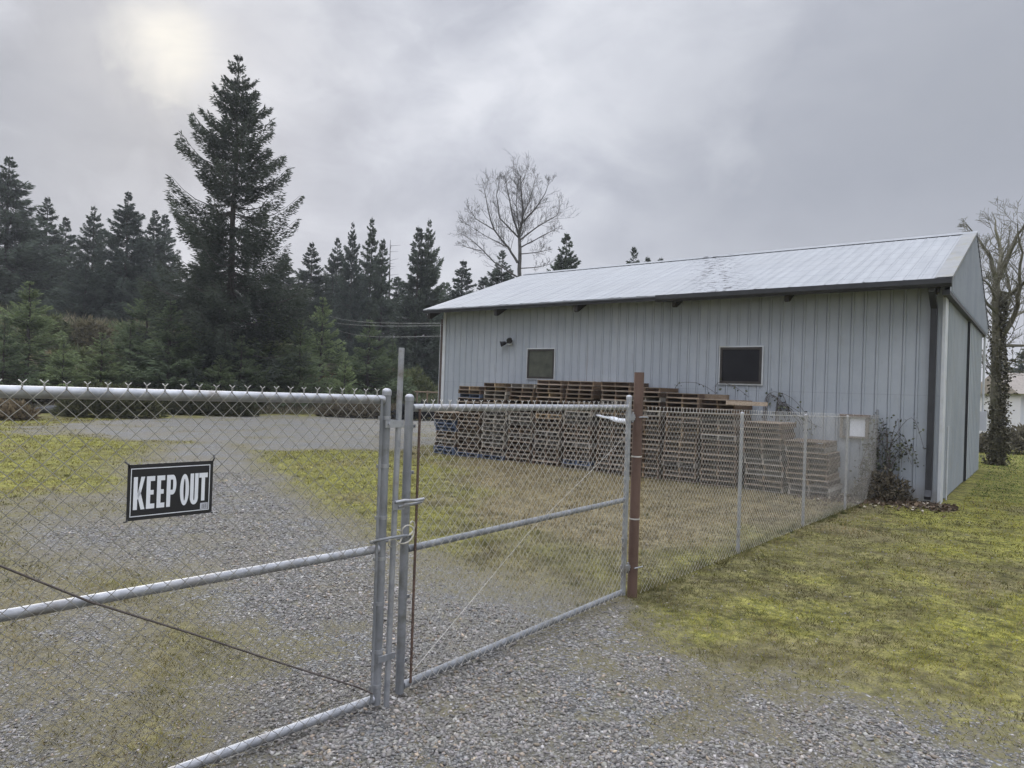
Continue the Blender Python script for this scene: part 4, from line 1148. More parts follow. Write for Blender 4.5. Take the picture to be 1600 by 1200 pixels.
def conifer(h, prof, nbr, dens, seed, base=.04, up=(.55, -.10), curl=.35, card=(.26, .07), c1=(.014, .020, .014), c2=(.032, .042, .024), lat=.34, gap=.2, hang=.22, whorl=.75, wfrac=.45):
    global RNG
    keep = RNG; RNG = np.random.default_rng(seed)
    Vc, Cc, off = [], [], 0
    limb = MB()
    ts = np.sort(RNG.random(nbr)) * (1 - base) + base
    wh = whorl / h
    ts = np.where(RNG.random(nbr) < wfrac, np.round(ts / wh) * wh + RNG.normal(size=nbr) * wh * .16, ts); ts = np.clip(ts, base, .985)
    az0 = RNG.random() * 6.28
    for bi, t in enumerate(ts):
        z0 = t * h
        Lb = prof(h - z0) * (.55 + .6 * RNG.random())
        if RNG.random() < gap: Lb *= .55
        if RNG.random() < .05: Lb *= 1.15
        if Lb < .08: Lb = .08
        az = az0 + bi * 2.399 + RNG.normal() * .35
        d = np.array([math.cos(az), math.sin(az), 0.0]); sdir = np.array([-d[1], d[0], 0.0])
        a = up[1] + (up[0] - up[1]) * t ** 1.5 + RNG.normal() * .07
        cu = curl * (.6 + .8 * RNG.random())
        def axis(s): return np.array([0, 0, z0])[None] + d[None] * (Lb * s)[:, None] + np.array([0, 0, 1.0])[None] * (Lb * (a * s - .22 * s * (1 - s) * 2 + cu * s * s))[:, None]
        ss = np.linspace(0, 1, 6)
        A_ = axis(ss)
        limb.tube(list(A_), list(np.maximum(.006, (.016 + .012 * Lb) * (1 - .9 * ss))), 3, caps=False)
        n = int(dens * Lb * (1.2 if Lb > 1 else 1.6)) + 4
        s = .10 + .90 * RNG.random(n) ** .75
        tw = (lat * Lb * (1.02 - s) ** .75 + .20 * min(1, Lb)) * (.4 + .6 * RNG.random(n))
        q = RNG.random(n)
        side = np.where(RNG.random(n) < .5, -1.0, 1.0)
        P = axis(s)
        sw = .75 * tw * q
        P = P + sdir[None] * (side * sw)[:, None] + d[None] * (sw * .55)[:, None]
        P[:, 2] -= (.30 * sw + hang * RNG.random(n) ** 1.5 * Lb ** .5) * (1 - .6 * t)
        T = sdir[None] * (side * (.35 + .55 * RNG.random(n)))[:, None] + d[None] * (.55 + .45 * RNG.random(n))[:, None]
        T[:, 2] += -.65 + 1.0 * RNG.random(n) * (.35 + t) + cu * s
        T /= np.linalg.norm(T, axis=1, keepdims=True)
        l = card[0] * (.6 + .7 * RNG.random(n)) * (.35 + .65 * min(1, Lb / 1.6)); b = card[1] * (.6 + .7 * RNG.random(n))
        V, _ = cards(P, T, l, b)
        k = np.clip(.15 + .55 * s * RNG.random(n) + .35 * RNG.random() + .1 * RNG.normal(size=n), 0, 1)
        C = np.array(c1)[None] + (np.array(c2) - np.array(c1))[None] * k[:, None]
        Vc.append(V); Cc.append(np.repeat(C, 4, 0))
    V = np.vstack(Vc); C = np.vstack(Cc); Fq = np.arange(len(V)).reshape(-1, 4)
    tr = MB()
    zz = np.linspace(0, 1, 9); wob = RNG.normal(size=(9, 2)) * .012 * h ** .5
    tr.tube([(wob[i, 0] * z, wob[i, 1] * z, -.6 * (i == 0) + z * h) for i, z in enumerate(zz)], [max(.012, .0135 * h * (1 - z) ** .9 + .01) for z in zz], 8)
    RNG = keep
    return V, Fq, C, limb, tr

def conifer_thing(name, data, mat):
    V, Fq, C, limb, tr = data
    root = empty(name)
    big('crown', V, Fq, mat, root, col=C)
    tr.add(limb.v, limb.f); tr.build('trunk', M['bark'], root, True)
    return root

def pf(a, b, mx, c=0):
    return lambda d: min(mx, a * max(d, 0) ** b, .08 + .33 * max(d, 0))
def pf_old(a, b, mx, c=0):  # crown radius as a function of metres below the top
    return lambda d: min(mx, a * max(d - c, 0.0) ** b)

fir_protos = []
specs = [dict(h=17, prof=pf(.95, .70, 4.4), nbr=270, dens=62, seed=1, up=(.35, -.25), curl=.22),
         dict(h=17, prof=pf(.72, .72, 3.5), nbr=260, dens=66, seed=2, up=(.25, -.3), curl=.18, gap=.25),
         dict(h=17, prof=pf(1.05, .66, 4.6), nbr=230, dens=60, seed=3, up=(.4, -.15), curl=.3, gap=.3),
         dict(h=17, prof=pf(.60, .72, 3.0), nbr=210, dens=62, seed=4, up=(.2, -.28), curl=.2, gap=.3, base=.1)]
for s in specs:
    fir_protos.append(conifer_thing('fir_tree', conifer(card=(.40, .105), c1=(.036, .047, .038), c2=(.12, .148, .10), hang=.4, **s), M['needle']))  # needle colours lightened slightly to stand for distance haze
fused = [False] * 4
def place_tree(protos, used, idx, name, px, py, Y, hw, label, group, hproto, rproto, cat='tree', rot=None, lean=0):
    top = at(px, py, Y); bz = float(hz(top[0], Y)); h = top[2] - bz
    if used[idx]: o = copy_tree(protos[idx])
    else: o = protos[idx]; used[idx] = True
    r = hw / F_PX * Y
    o.location = (top[0], Y, bz); o.scale = (r / rproto, r / rproto, h / hproto)
    o.rotation_euler = (0, lean, random.uniform(0, 6.28) if rot is None else rot)
    tag(o, label, cat, group)
    return o
random.seed(5)
RP = [4.2, 3.4, 4.4, 2.8]
GB = 'firs along the back of the yard'
firs = [  # px of top, py of top, depth, half width in px, proto, label
    (15, 243, 62, 88, 0, 'broad dark fir at the left edge of the picture'),
    (75, 306, 70, 44, 1, 'narrow fir just right of the broad fir at the left edge'),
    (103, 337, 78, 34, 3, 'small topped fir in the notch right of the narrow left fir'),
    (148, 320, 66, 52, 2, 'open branched fir between the notch and the round topped fir'),
    (201, 298, 60, 64, 0, 'round topped dense fir midway between left edge and tallest fir'),
    (243, 326, 68, 42, 1, 'dark fir touching the left side of the tallest fir, left of its twin'),
    (259, 333, 74, 34, 3, 'slim fir pressed against the left side of the tallest fir'),
    (330, 375, 72, 60, 0, 'dark fir hidden behind the lower left limbs of the tallest fir'),
    (445, 395, 70, 50, 1, 'dark fir hidden behind the right limbs of the tallest fir'),
    (488, 377, 66, 42, 1, 'first fir clear of the tallest fir on its right side'),
    (528, 370, 72, 44, 0, 'shorter fir left of the dark pointed fir in the middle group'),
    (552, 345, 64, 38, 2, 'dark pointed fir in the middle group with stubby top'),
    (582, 338, 68, 36, 1, 'tallest slender fir of the middle group'),
    (599, 371, 66, 30, 3, 'thin fir leaning on the right side of the slender middle fir'),
    (655, 352, 60, 40, 3, 'left one of the two joined firs near the shed roof'),
    (671, 340, 61, 52, 2, 'right one of the two joined firs near the shed roof'),
    (724, 405, 70, 56, 1, 'small pale fir between the joined firs and the bare tree'),
    (757, 430, 74, 48, 3, 'lowest fir top showing above the roof slope left of the bare tree'),
    (785, 390, 66, 62, 0, 'fir directly behind the bare tree trunk'),
    (886, 363, 58, 72, 0, 'dense pointed fir standing alone right of the bare tree'),
    (991, 384, 72, 52, 0, 'larger of the little fir tops over the roof ridge'),
    (1012, 399, 80, 44, 1, 'middle little fir top over the roof ridge'),
    (1033, 401, 88, 36, 3, 'faintest little fir top over the roof ridge'),
    (40, 400, 76, 60, 0, 'shaded fir low behind the broad fir at the left edge'),
    (120, 405, 74, 56, 1, 'shaded fir filling the gap below the small topped fir'),
    (178, 400, 76, 56, 0, 'shaded fir filling the gap left of the round topped fir'),
    (235, 420, 58, 54, 2, 'low bluish fir right of the round topped fir'),
    (135, 412, 57, 46, 2, 'pale bluish young fir before the shaded firs at left'),
    (520, 430, 70, 52, 0, 'shaded fir low in the gap left of the middle group'),
    (565, 425, 72, 54, 1, 'shaded fir low in the middle of the middle group'),
    (622, 432, 74, 44, 3, 'shaded low fir left of the joined firs'),
    (700, 440, 72, 46, 0, 'shaded low fir whose foot is hidden by the roof corner'),
]
for (px, py, Y, hw, idx, lab) in firs:
    place_tree(fir_protos, fused, idx, 'fir_tree', px, py, Y, hw, lab, GB, 17, RP[idx])
# dead snag
tp = at(610, 375, 70)
mb = MB(); bz = float(hz(tp[0], 70)); mb.tube([(tp[0], 70, bz - .3), (tp[0] + .1, 70, (bz + tp[2]) / 2), (tp[0], 70, tp[2])], [.2, .12, .02], 7)
for i in range(26):
    z = bz + (tp[2] - bz) * (.45 + .53 * i / 26); a = random.uniform(0, 6.28); L = random.uniform(.4, 1.1)
    mb.tube([(tp[0] + .04, 70, z), (tp[0] + math.cos(a) * L, 70 + math.sin(a) * L, z + .15)], [.025, .008], 3)
tag(mb.build('dead_tree', M['bark_grey'], None), 'thin dead bare pole of a tree left of the joined firs', 'dead tree')

# the tall fir
YB = 41.0
tp = at(374, 84, YB); bz = float(hz(tp[0], YB)); HB = tp[2] - bz
def big_prof(d):
    return float(np.interp(d, [0, .6, 1.5, 2.6, 4.0, 6.0, 8.0, 10, 13, 16, 20, 24], [.10, .35, .85, 1.35, 1.85, 2.5, 3.2, 3.75, 4.2, 4.5, 4.5, 4.2]))
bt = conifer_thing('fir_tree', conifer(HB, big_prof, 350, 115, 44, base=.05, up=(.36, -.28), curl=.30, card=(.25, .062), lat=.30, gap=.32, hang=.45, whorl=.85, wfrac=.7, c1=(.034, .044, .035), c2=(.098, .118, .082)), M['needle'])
bt.location = (tp[0], YB, bz)
tag(bt, 'tallest fir, dark and ragged with upswept limbs, below the bright sky', 'tree', GB)

# young firs among the brush
young_protos = []
for i, sp in enumerate([dict(h=6, prof=pf(.62, .8, 1.9), nbr=150, dens=90, seed=31, up=(.7, .05), curl=.15, gap=.1, base=.02),
                        dict(h=6, prof=pf(.80, .7, 2.1), nbr=140, dens=90, seed=32, up=(.6, 0), curl=.2, gap=.2, base=.02)]):
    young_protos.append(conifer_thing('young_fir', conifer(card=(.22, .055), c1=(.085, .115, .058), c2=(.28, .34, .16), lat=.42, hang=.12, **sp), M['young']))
yused = [False] * 2
GY = 'young firs in the brush'
for (px, py, Y, hw, idx, lab) in [
    (47, 440, 36, 74, 0, 'bright green young fir at the left edge above the gate rail'),
    (160, 520, 36, 52, 1, 'low young fir right of the bright one at the left edge'),
    (205, 500, 37.5, 50, 0, 'dull young fir left of the layered light green one'),
    (268, 470, 38, 78, 1, 'light green young fir with layered limbs left of the tallest fir'),
    (100, 530, 35, 44, 0, 'short bushy young fir low between the two brightest ones'),
    (315, 490, 40, 60, 0, 'dark young fir between the layered one and the tallest fir'),
    (378, 525, 38.5, 56, 1, 'greyish young fir in front of the tallest fir trunk'),
    (425, 460, 42, 66, 0, 'dark bushy young fir below the right limbs of the tallest fir'),
    (470, 500, 41, 52, 1, 'grey green young fir left of the tan grass patch'),
    (540, 556, 41, 27, 0, 'small very dark young fir beside the tan grass'),
    (578, 500, 45, 62, 1, 'bluish young fir behind the small dark one'),
    (505, 465, 46, 56, 1, 'tall thin limbed young fir left of the bluish one'),
    (614, 530, 46, 40, 0, 'last young fir on the right, just left of the gate rod'),
    (345, 555, 37.5, 44, 0, 'low shaded young fir at the foot of the tallest fir'),
    (8, 495, 33.5, 50, 1, 'young fir cut by the left edge of the picture, before the bright one'),
    (232, 440, 44, 58, 0, 'taller dull green young fir up the bank left of the tallest fir'),

]:
    place_tree(young_protos, yused, idx, 'young_fir', px, py, Y, hw * 1.15, lab, GY, 6, 2.05)

# ---------------------------------------------------------------- bare trees
def bare_tree(name, paths, Y, spread, seed, radii, mat, twig=(.8, 4), lvl=3, upcurve=.5):
    rnd = random.Random(seed)
    trunk = MB(); br = MB()
    def sub(p, d, L, r, lv):
        n = 4; pts = [p]; cur = np.array(d, float)
        for i in range(n):
            cur = cur + np.array([rnd.gauss(0, .10), rnd.gauss(0, .10), rnd.gauss(0, .07) + upcurve * .22]); cur /= np.linalg.norm(cur)
            pts.append(pts[-1] + cur * L / n)
        br.tube(pts, [max(.0045, r * (1 - .75 * i / n)) for i in range(n + 1)], 3, caps=False)
        if lv > 0:
            for k in range(twig[1]):
                t = rnd.uniform(.2, 1.0); i = min(n - 1, int(t * n)); pp = pts[i] + (pts[i + 1] - pts[i]) * (t * n - i)
                side = np.cross(cur, np.array([rnd.gauss(0, 1), rnd.gauss(0, 1), rnd.gauss(0, 1)])); side /= np.linalg.norm(side) + 1e-9
                sub(pp, cur * .75 + side * .75, L * rnd.uniform(.35, .65), r * .5, lv - 1)
    base = None
    for pi, (pts, r0, r1) in enumerate(paths):
        P3 = []
        dy0 = 0 if pi == 0 else rnd.uniform(-spread, spread)
        for i, (px, py) in enumerate(pts):
            f_ = i / (len(pts) - 1)
            P3.append(at(px, py, Y + (dy0 * f_ if pi else 0)))
        # refine
        Q = []
        for i in range(len(P3) - 1):
            for k in range(3): Q.append(P3[i] + (P3[i + 1] - P3[i]) * k / 3 + np.array([rnd.gauss(0, 1), rnd.gauss(0, 1), 0]) * min(r0, .09) * .25 * (i + k > 0))
        Q.append(P3[-1])
        if pi == 0:
            Q[0] = np.array([Q[0][0], Q[0][1], float(hz(Q[0][0], Q[0][1])) - .1])
            base = Q[0]
        rr = [r0 + (r1 - r0) * i / (len(Q) - 1) for i in range(len(Q))]
        (trunk if pi == 0 else br).tube(Q, rr, 8 if pi == 0 else 5, caps=False)
        tot = sum(np.linalg.norm(Q[i + 1] - Q[i]) for i in range(len(Q) - 1))
        m = int(tot * twig[0] * 2) + 4
        for k in range(m):
            t = rnd.uniform(.35 if pi == 0 else .15, 1.0); x = t * (len(Q) - 1); i = min(len(Q) - 2, int(x)); pp = Q[i] + (Q[i + 1] - Q[i]) * (x - i)
            dd = Q[i + 1] - Q[i]; dd /= np.linalg.norm(dd)
            side = np.cross(dd, np.array([rnd.gauss(0, 1), rnd.gauss(0, 1), rnd.gauss(0, 1)])); side /= np.linalg.norm(side) + 1e-9
            sub(pp, dd * .8 + side * .7, min(tot, 6) * rnd.uniform(.14, .34) * (1.25 - t * .6), max(.007, min(.022, rr[i] * .35)), lvl - 1)
    root = empty(name, (base[0], base[1], base[2]), 0, True)
    t = trunk.build('trunk', mat, root, True)
    br.build('branches', mat, root)
    return root
def c5(pts): return [(640 + x / 5, 268 + y * .172) for x, y in pts]
paths = [([(809, 600)] + c5([(855, 980), (860, 700), (862, 570), (885, 400), (875, 180), (870, 40)]), .16, .015),
         (c5([(852, 560), (800, 400), (770, 200), (745, 40)]), .07, .01), (c5([(845, 830), (770, 690), (660, 530), (610, 330), (580, 130)]), .09, .012),
         (c5([(845, 960), (660, 820), (560, 700), (480, 620), (400, 560)]), .06, .01), (c5([(866, 620), (1000, 500), (1150, 400), (1190, 290)]), .06, .01),
         (c5([(868, 690), (1030, 590), (1190, 490)]), .05, .01), (c5([(880, 470), (980, 340), (1060, 200), (1090, 100)]), .06, .01),
         (c5([(862, 750), (1000, 735), (1110, 705)]), .04, .01), (c5([(860, 880), (1000, 870), (1100, 840)]), .04, .01), (c5([(852, 600), (700, 420), (680, 220), (700, 60)]), .06, .01),
         (c5([(885, 400), (940, 260), (985, 50)]), .05, .01), (c5([(660, 530), (520, 430), (440, 300)]), .04, .01), (c5([(770, 690), (600, 590), (440, 470)]), .04, .01), (c5([(560, 720), (450, 690), (390, 640)]), .03, .01), (c5([(862, 570), (830, 300), (850, 60)]), .05, .01)]
bt2 = bare_tree('bare_tree', paths, 45, 2.5, 3, None, M['bark_grey'], (1.7, 4), 3)
tag(bt2, 'large leafless grey tree with fan shaped crown rising behind the roof', 'tree')

paths = [([(1556, 745), (1556, 640), (1556, 560), (1558, 470), (1559, 432)], .17, .09),
         ([(1558, 440), (1548, 405), (1532, 378), (1510, 350)], .08, .012), ([(1560, 436), (1563, 400), (1558, 360), (1553, 338)], .09, .012), ([(1560, 436), (1575, 400), (1592, 368), (1606, 335)], .10, .015),
         ([(1558, 478), (1585, 455), (1605, 438), (1640, 415)], .08, .02), ([(1564, 530), (1586, 490), (1592, 450), (1597, 395), (1590, 350)], .09, .015), ([(1556, 470), (1546, 445), (1532, 432)], .05, .01),
         ([(1556, 490), (1540, 470), (1530, 440), (1528, 400)], .05, .01), ([(1585, 495), (1610, 480), (1640, 440)], .05, .01), ([(1556, 520), (1580, 470), (1572, 420), (1578, 360)], .06, .012), ([(1560, 540), (1600, 540), (1640, 520)], .06, .015)]
bt3 = bare_tree('bare_tree', paths, 21.5, 1.6, 9, None, M['bark_moss'], (1.5, 4), 3, .35)
tag(bt3, 'mossy leafless tree with ivy clad trunk beside the right end of the shed', 'tree')
# ivy round its trunk
def leaf_cloud(n, centre_fn, size, c1, c2, seed, flat=.0):
    rg = np.random.default_rng(seed)
    P = centre_fn(rg, n)
    T = rg.normal(size=(n, 3)); T[:, 2] -= .3; T /= np.linalg.norm(T, axis=1, keepdims=True)
    l = size * (.6 + .8 * rg.random(n)); b = l * .75
    V, Fq = cards(P, T, l, b)
    k = rg.random(n)
    C = np.array(c1)[None] + (np.array(c2) - np.array(c1))[None] * k[:, None]
    return V, Fq, np.repeat(C, 4, 0)
base3 = np.array(bt3.location)
def ivy_c(rg, n):
    z = 5.4 * rg.random(n) ** 1.2; th = rg.random(n) * 6.283; r = (.15 + .13 * rg.random(n) ** 2) * (1 + .35 * np.sin(z * 2.1 + th) * np.cos(z * .9)) * (1.15 - z * .08) + .16 * (rg.random(n) < .08)
    return np.stack([base3[0] + np.cos(th) * r, base3[1] + np.sin(th) * r, z], 1)
V, Fq, C = leaf_cloud(7000, ivy_c, .075, (.03, .028, .018), (.12, .11, .07), 61)
big('ivy', V, Fq, M['leaf'], bt3, col=C)

# ---------------------------------------------------------------- brush on the bank
def build_brush():
    rg = np.random.default_rng(71)
    n = 300000
    ang = np.radians(-44 + 41 * rg.random(n)); y = 28 + 42 * rg.random(n); x = y * np.tan(ang)
    s = edge_s(x, y)
    cl = fbm(x * .35, y * .35, 72); cl2 = fbm(x * 1.1, y * 1.1, 73)
    keep = (s > -.3) & (s < 26) & (rg.random(n) < .25 + 1.2 * sstep(.35, .6, .6 * cl + .4 * cl2))
    x, y, s, cl, cl2 = [q[keep] for q in (x, y, s, cl, cl2)]; n = len(x)
    rise = sstep(-.3, 4, s)
    tall = (.25 + 1.35 * rise * sstep(.33, .68, .55 * cl + .45 * cl2))
    h = tall * (.35 + .65 * rg.random(n))
    z = hz(x, y)
    # stems start anywhere within the clump height so the mass is full
    z0 = z + rg.random(n) * h * .75
    a = rg.random(n) * 6.283; lean = .25 + .5 * rg.random(n)
    P = np.stack([x, y, z0], 1)
    T = np.stack([np.cos(a) * lean, np.sin(a) * lean, .55 + .6 * rg.random(n)], 1); T /= np.linalg.norm(T, axis=1, keepdims=True)
    l = .20 + .35 * rg.random(n) * (.4 + rise); b = .022 + .05 * rg.random(n)
    V, Fq = cards(P, T, l, b)
    tone = fbm(x * .28 + 7, y * .28, 75) + .25 * (rg.random(n) - .5)
    olive = np.array([.15, .158, .088]); brown = np.array([.145, .135, .092]); tan = np.array([.27, .235, .16]); green = np.array([.115, .145, .068])
    C = np.where((tone < .44)[:, None], green[None], np.where((tone < .55)[:, None], olive[None], brown[None]))
    tanm = (fbm(x * .5 + 2, y * .5, 76) > .70) | ((s < 3.0) & (rg.random(n) < .30)) | (rg.random(n) < .03)
    C = np.where(tanm[:, None], tan[None] * (.5 + .5 * rg.random(n))[:, None], C)
    C = C * (.5 + .9 * rg.random(n))[:, None]
    tag(big('brush', V, Fq, M['brush'], col=np.repeat(C, 4, 0)), 'tangled olive and brown scrub covering the bank behind the yard', 'brush', kind='stuff')
build_brush()

# ---------------------------------------------------------------- bits by the yard edge
G = on_ground(78, 646); mb = MB(); random.seed(2)
for i in range(9):
    c = G + np.array([random.uniform(-.75, .75), random.uniform(-.3, .3), 0]); c[2] = float(hz(c[0], c[1])) + .10 + .10 * random.random()
    a = random.uniform(-.5, .5); d = np.array([math.cos(a), math.sin(a) * .4, random.uniform(-.1, .2)]) * random.uniform(.35, .6)
    mb.tube([c - d, c + np.array([0, 0, .03]), c + d], [.10, .13, .09], 8)
tag(mb.build('log_pile', M['dark'], None, True), 'dark heap of short logs on the grass at far left', 'log pile')
# brush heap next to it
def heap(cx, cy, rx, ry, h, n, seed, c1, c2, name, label, cat, size=.16, zf=None, mat=None):
    rg = np.random.default_rng(seed)
    th = rg.random(n) * 6.283; rr = rg.random(n) ** .5
    x = cx + np.cos(th) * rr * rx; y = cy + np.sin(th) * rr * ry
    lump = .65 + .7 * fbm(x * 1.8 / max(rx, .3), y * 1.8 / max(ry, .3), seed)
    top = h * np.sqrt(np.maximum(0, 1 - rr ** 2)) * lump
    z = hz(x, y) + top * rg.random(n) ** .6
    T = rg.normal(size=(n, 3)); T[:, 2] = np.abs(T[:, 2]) * .9; T /= np.linalg.norm(T, axis=1, keepdims=True)
    l = size * (.5 + rg.random(n)); b = l * (.18 + .25 * rg.random(n))
    V, Fq = cards(np.stack([x, y, z], 1), T, l, b)
    k = rg.random(n); C = np.array(c1)[None] + (np.array(c2) - np.array(c1))[None] * k[:, None]
    o = big(name, V - np.array([cx, cy, 0]), Fq, mat or M['brush'], col=np.repeat(C, 4, 0)); o.location = (cx, cy, 0)
    return tag(o, label, cat)
G = on_ground(40, 640)
heap(G[0], G[1], 1.3, .9, 1.0, 2200, 81, (.03, .025, .018), (.11, .085, .055), 'brush_pile', 'brown pile of cut branches left of the log heap', 'brush pile', .35)
G = on_ground(5, 655)
heap(G[0], G[1], 1.2, .8, .6, 1600, 82, (.09, .07, .045), (.21, .165, .10), 'dry_grass_clump', 'rusty dry grass clump at the left edge of the yard', 'grass clump', .3)
for (px, py, rx, h, lab, c1, c2) in [
    (510, 628, 1.8, 1.6, 'tan dry grass clump left of the small dark young fir', (.14, .10, .05), (.34, .25, .14)),
    (612, 622, 1.5, 2.0, 'tan dry grass clump just left of the gate rod', (.15, .10, .055), (.36, .26, .15)),
    (650, 615, 2.2, 1.9, 'round green broom shrub between the gate rod and the shed', (.035, .045, .018), (.10, .11, .045)),
    (560, 640, 2.6, .7, 'low rusty brown shrub along the back of the gravel', (.06, .052, .036), (.15, .125, .085)),
    (140, 640, 2.2, 1.3, 'olive shrub above the gravel behind the left gate rail', (.035, .04, .018), (.085, .085, .04)),
    (300, 636, 2.6, 1.0, 'dark shrub under the young firs at the yard edge', (.025, .028, .014), (.06, .06, .03))]:
    G = on_ground(px, py + 14)
    heap(G[0], G[1] + 1.5, rx, 1.3, h, 3600, int(px), c1, c2, 'shrub', lab, 'shrub', .34)
for (px, Y, rx, h, lab, c1, c2) in [
    (112, 41, 1.7, 1.9, 'olive broom shrub half way up the bank between the two left young firs', (.05, .06, .026), (.15, .165, .075)),
    (185, 43, 1.9, 2.0, 'grey green shrub on the bank below the round topped fir', (.055, .06, .034), (.16, .165, .09)),
    (150, 47, 2.1, 1.8, 'brown green shrub high on the bank below the shaded firs', (.06, .055, .032), (.16, .14, .085)),
    (70, 46, 2.0, 1.7, 'dull green shrub high on the bank behind the bright young fir', (.045, .055, .026), (.14, .155, .075)),
    (455, 44, 1.8, 2.0, 'brownish shrub on the bank right of the tallest fir', (.06, .055, .034), (.15, .14, .08)),
    (560, 46, 2.0, 1.8, 'light olive shrub behind the dark young fir by the gate rod', (.06, .065, .03), (.17, .18, .085)),
    (640, 50, 2.4, 2.6, 'wide green broom thicket far left of the shed wall', (.05, .06, .026), (.14, .155, .07))]:
    q = at(px, 600, Y); heap(q[0], Y, rx, 1.5, h, 4200, int(px) + 7, c1, c2, 'shrub', lab, 'shrub', .34)
# bits left of the shed
G = at(668, 626, 40)
rf = empty('rail_fence', (G[0], 40, 0), 0, True)
tag(rf, 'pale rail fence far behind, left of the shed corner', 'fence')
MB().tube([at(648, 612, 40), at(700, 614, 40)], .05, 6).build('rail', M['wood'], rf)
for px in (652, 668, 686):
    p = at(px, 610, 40); MB().tube([(p[0], 40, 0), (p[0], 40, p[2])], .05, 6).build('post', M['wood'], rf)
heap(G[0] - .2, 37, 1.2, .6, .9, 1500, 88, (.012, .012, .014), (.05, .05, .055), 'junk_heap', 'dark heap of scrap beside the far corner of the shed', 'heap', .3)

# utility wires to the shed corner
for i, (pa, pb, lab) in enumerate((((500, 489, 60), (692, 505, 20.6), 'upper wire reaching the far corner of the shed'), ((480, 494, 60), (692, 509, 20.6), 'second wire just under the upper one at the shed corner'), ((520, 513, 60), (690, 525, 20.6), 'lowest wire crossing to the far corner of the shed'))):
    a, b = at(*pa), at(*pb); n = 14
    MBw = MB().tube([a + (b - a) * k / n - np.array([0, 0, .5 * math.sin(math.pi * k / n)]) * .6 for k in range(n + 1)], [.0045] * (n + 1), 5)
    tag(MBw.build('utility_wire', M['galv_dull'], None), lab, 'wire')

# ---------------------------------------------------------------- brambles and litter along the wall
def bramble(name, canes, seed, label, nleaf, c1=(.022, .028, .018), c2=(.085, .092, .052)):
    rg = random.Random(seed); mb = MB(); LP = []
    for cn in canes:
        pts = [np.array(p) for p in cn]; Q = []
        for i in range(len(pts) - 1):
            p0 = pts[max(i - 1, 0)]; p1 = pts[i]; p2 = pts[i + 1]; p3 = pts[min(i + 2, len(pts) - 1)]
            for k in range(5):
                t = k / 5
                Q.append(.5 * ((2 * p1) + (-p0 + p2) * t + (2 * p0 - 5 * p1 + 4 * p2 - p3) * t * t + (-p0 + 3 * p1 - 3 * p2 + p3) * t ** 3))
        Q.append(pts[-1]); mb.tube(Q, [.008 - .005 * i / len(Q) for i in range(len(Q))], 4, caps=False)
        for k in range(nleaf):
            q = Q[rg.randrange(len(Q))]; LP.append(q + np.array([rg.gauss(0, .05), rg.gauss(0, .05), rg.gauss(0, .05)]))
    LP = np.array(LP); b0 = pts and canes[0][0]
    root = empty(name, (b0[0], b0[1], 0), 0, True); tag(root, label, 'bramble', 'brambles by the shed wall')
    mb.build('cane', M['rod'], root)
    V, Fq, C = leaf_cloud(len(LP), lambda r, n: LP, .06, c1, c2, seed)
    big('leaves', V, Fq, M['leaf'], root, col=C)
random.seed(31)
cn = []
for i in range(24):
    u0 = random.uniform(.65, 1.2); u1 = random.uniform(.2, 1.35); zt = random.uniform(.7, 1.65)
    cn.append([wall_pt(u0, -.2, 0), wall_pt(u0 + .1, -.15, zt * .6), wall_pt((u0 + u1) / 2, -.14, zt), wall_pt(u1, -.22, zt * random.uniform(.45, .9))])
bramble('bramble', cn, 5, 'bramble climbing the shed wall between the fence end and downspout', 26)
cn = []
for i in range(9):
    u0 = random.uniform(2.9, 3.3); u1 = random.uniform(1.9, 2.9)
    cn.append([wall_pt(u0, -.08, .5), wall_pt(u0, -.07, random.uniform(1.6, 1.95)), wall_pt((u0 + u1) / 2, -.07, random.uniform(1.5, 1.9)), wall_pt(u1, -.08, random.uniform(1.15, 1.5))])
bramble('bramble', cn, 6, 'bramble trailing down the wall behind the mid height pallet stack', 14)
wf, zt = tops[4.66]
cn = [[wall_pt(5.3, -.1, 1.2), wall_pt(5.25, -.12, 2.05), wall_pt(4.8, -.2, 2.16), wall_pt(4.45, -.3, zt + .16), wall_pt(4.2, -.35, zt + .02)],
      [wall_pt(4.2, -.1, 1.2), wall_pt(4.3, -.12, 2.1), wall_pt(3.9, -.2, 2.12), wall_pt(3.5, -.25, 1.87)]]
bramble('bramble', cn, 8, 'thin bramble arching over pallets below the large window', 16)
heap(*(BC + DL * .85 + DW * -.42), .55, .36, .55, 1100, 91, (.055, .047, .034), (.15, .128, .09), 'shrub', 'brown tangled shrub at the foot of the shed wall by the fence', 'shrub', .10)
# leaf litter
rg = np.random.default_rng(95); n = 2600
u = rg.uniform(-.3, 2.2, n); w = -.15 - np.abs(rg.normal(0, .45, n)) - .25 * (u > 1.0)
P = BC[None] + u[:, None] * DL[None] + w[:, None] * DW[None]
P = np.column_stack([P, hz(P[:, 0], P[:, 1]) + .012 + .02 * rg.random(n)])
T = rg.normal(size=(n, 3)); T[:, 2] *= .35; T /= np.linalg.norm(T, axis=1, keepdims=True)
V, Fq = cards(P, T, .05 + .05 * rg.random(n), .03 + .035 * rg.random(n))
k = rg.random(n); C = np.where((k > .9)[:, None], np.array([.36, .32, .25]), np.array([.06, .042, .028])[None] + np.array([.10, .07, .04])[None] * (k ** 2)[:, None])
tag(big('leaf_litter', V, Fq, M['leaf'], col=np.repeat(C, 4, 0)), 'brown fallen leaves along the shed wall', 'leaf litter', kind='stuff')

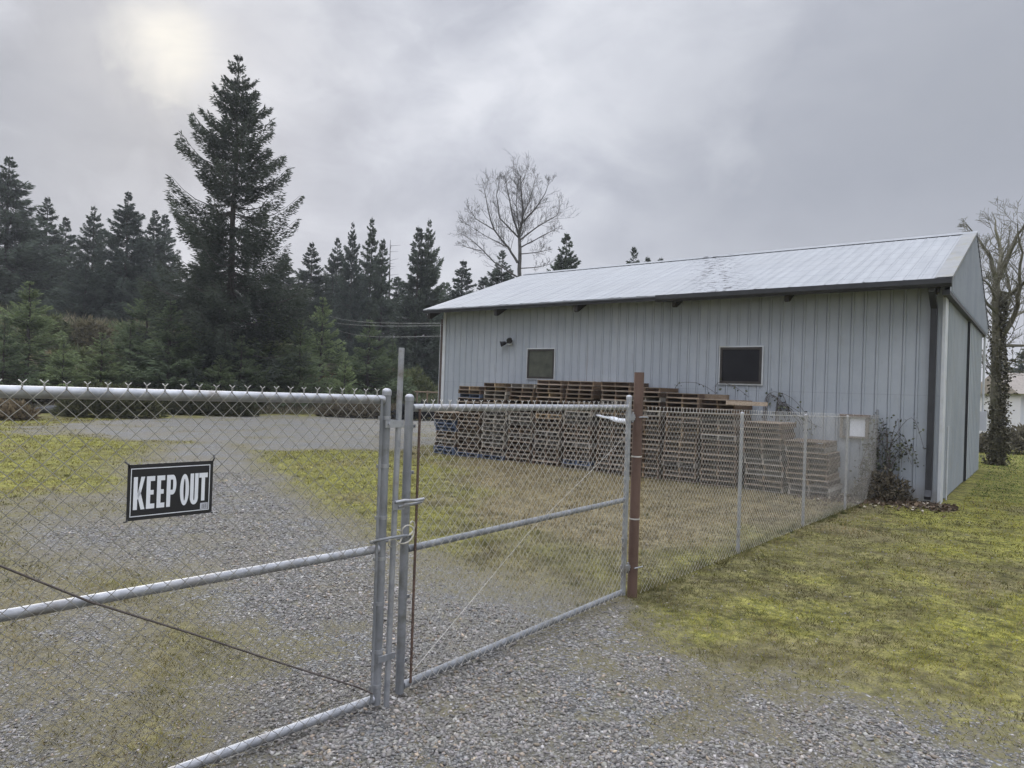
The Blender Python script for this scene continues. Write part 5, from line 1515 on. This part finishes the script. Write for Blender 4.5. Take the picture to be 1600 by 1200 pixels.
# ---------------------------------------------------------------- right background
for (px, py, Y, hw, idx, lab) in [(1612, 530, 56, 60, 0, 'dark conifer behind the ivy clad tree at the right edge'), (1566, 560, 58, 44, 2, 'lower dark conifer between the shed end and the right edge')]:
    place_tree(fir_protos, fused, idx, 'fir_tree', px, py, Y, hw, lab, 'conifers beyond the right end of the shed', 17, RP[idx])
hg = on_ground(1600, 712)
heap(hg[0] + 3, hg[1] + 1.0, 4.5, 1.0, 1.15, 9000, 97, (.055, .05, .036), (.16, .145, .10), 'hedge', 'brown hedge across the lawn at the right edge', 'hedge', .22)
hb = at(1600, 640, 38)
house = empty('house', (hb[0] + 3.0, 38, 0), -.2)
tag(house, 'small white house half hidden by branches at the right edge', 'house')
mb = MB(); mb.box((-4, -2.5, 0), (4, 2.5, 2.55)); mb.build('wall', M['label_grey'], house)
mb = MB(); mb.prism([(-2.9, 2.5), (2.9, 2.5), (0, 3.7)], (0, 1, 0), (0, 0, 1), (1, 0, 0), (0, 0, 0), -4.3, 4.3); mb.build('roof', M['hatch'], house)
for x in (-2.6, .2, 2.4):
    mb = MB(); mb.box((x - .5, -2.54, 1.0), (x + .5, -2.5, 2.1)); w_ = mb.build('window', M['trim'], house)
    mb = MB(); mb.box((x - .42, -2.56, 1.08), (x + .42, -2.541, 2.02)); mb.build('pane', M['pane_dark'], w_)

hm = bpy.data.materials.new('thin_haze'); hm.use_nodes = True; hn = hm.node_tree; hn.nodes.clear()
ho = hn.nodes.new('ShaderNodeOutputMaterial'); pv = hn.nodes.new('ShaderNodeVolumePrincipled')
pv.inputs['Color'].default_value = (.86, .90, .96, 1); pv.inputs['Density'].default_value = .0006; pv.inputs['Anisotropy'].default_value = .2
hn.links.new(pv.outputs[0], ho.inputs['Volume'])
mb = MB(); mb.box((-130, -25, -2.5), (110, 140, 32)); hzb = mb.build('haze', hm, None); tag(hzb, 'thin pale haze over the yard and the trees', 'haze', kind='stuff')
for o in bpy.data.objects:
    if '_w' in o: del o['_w']
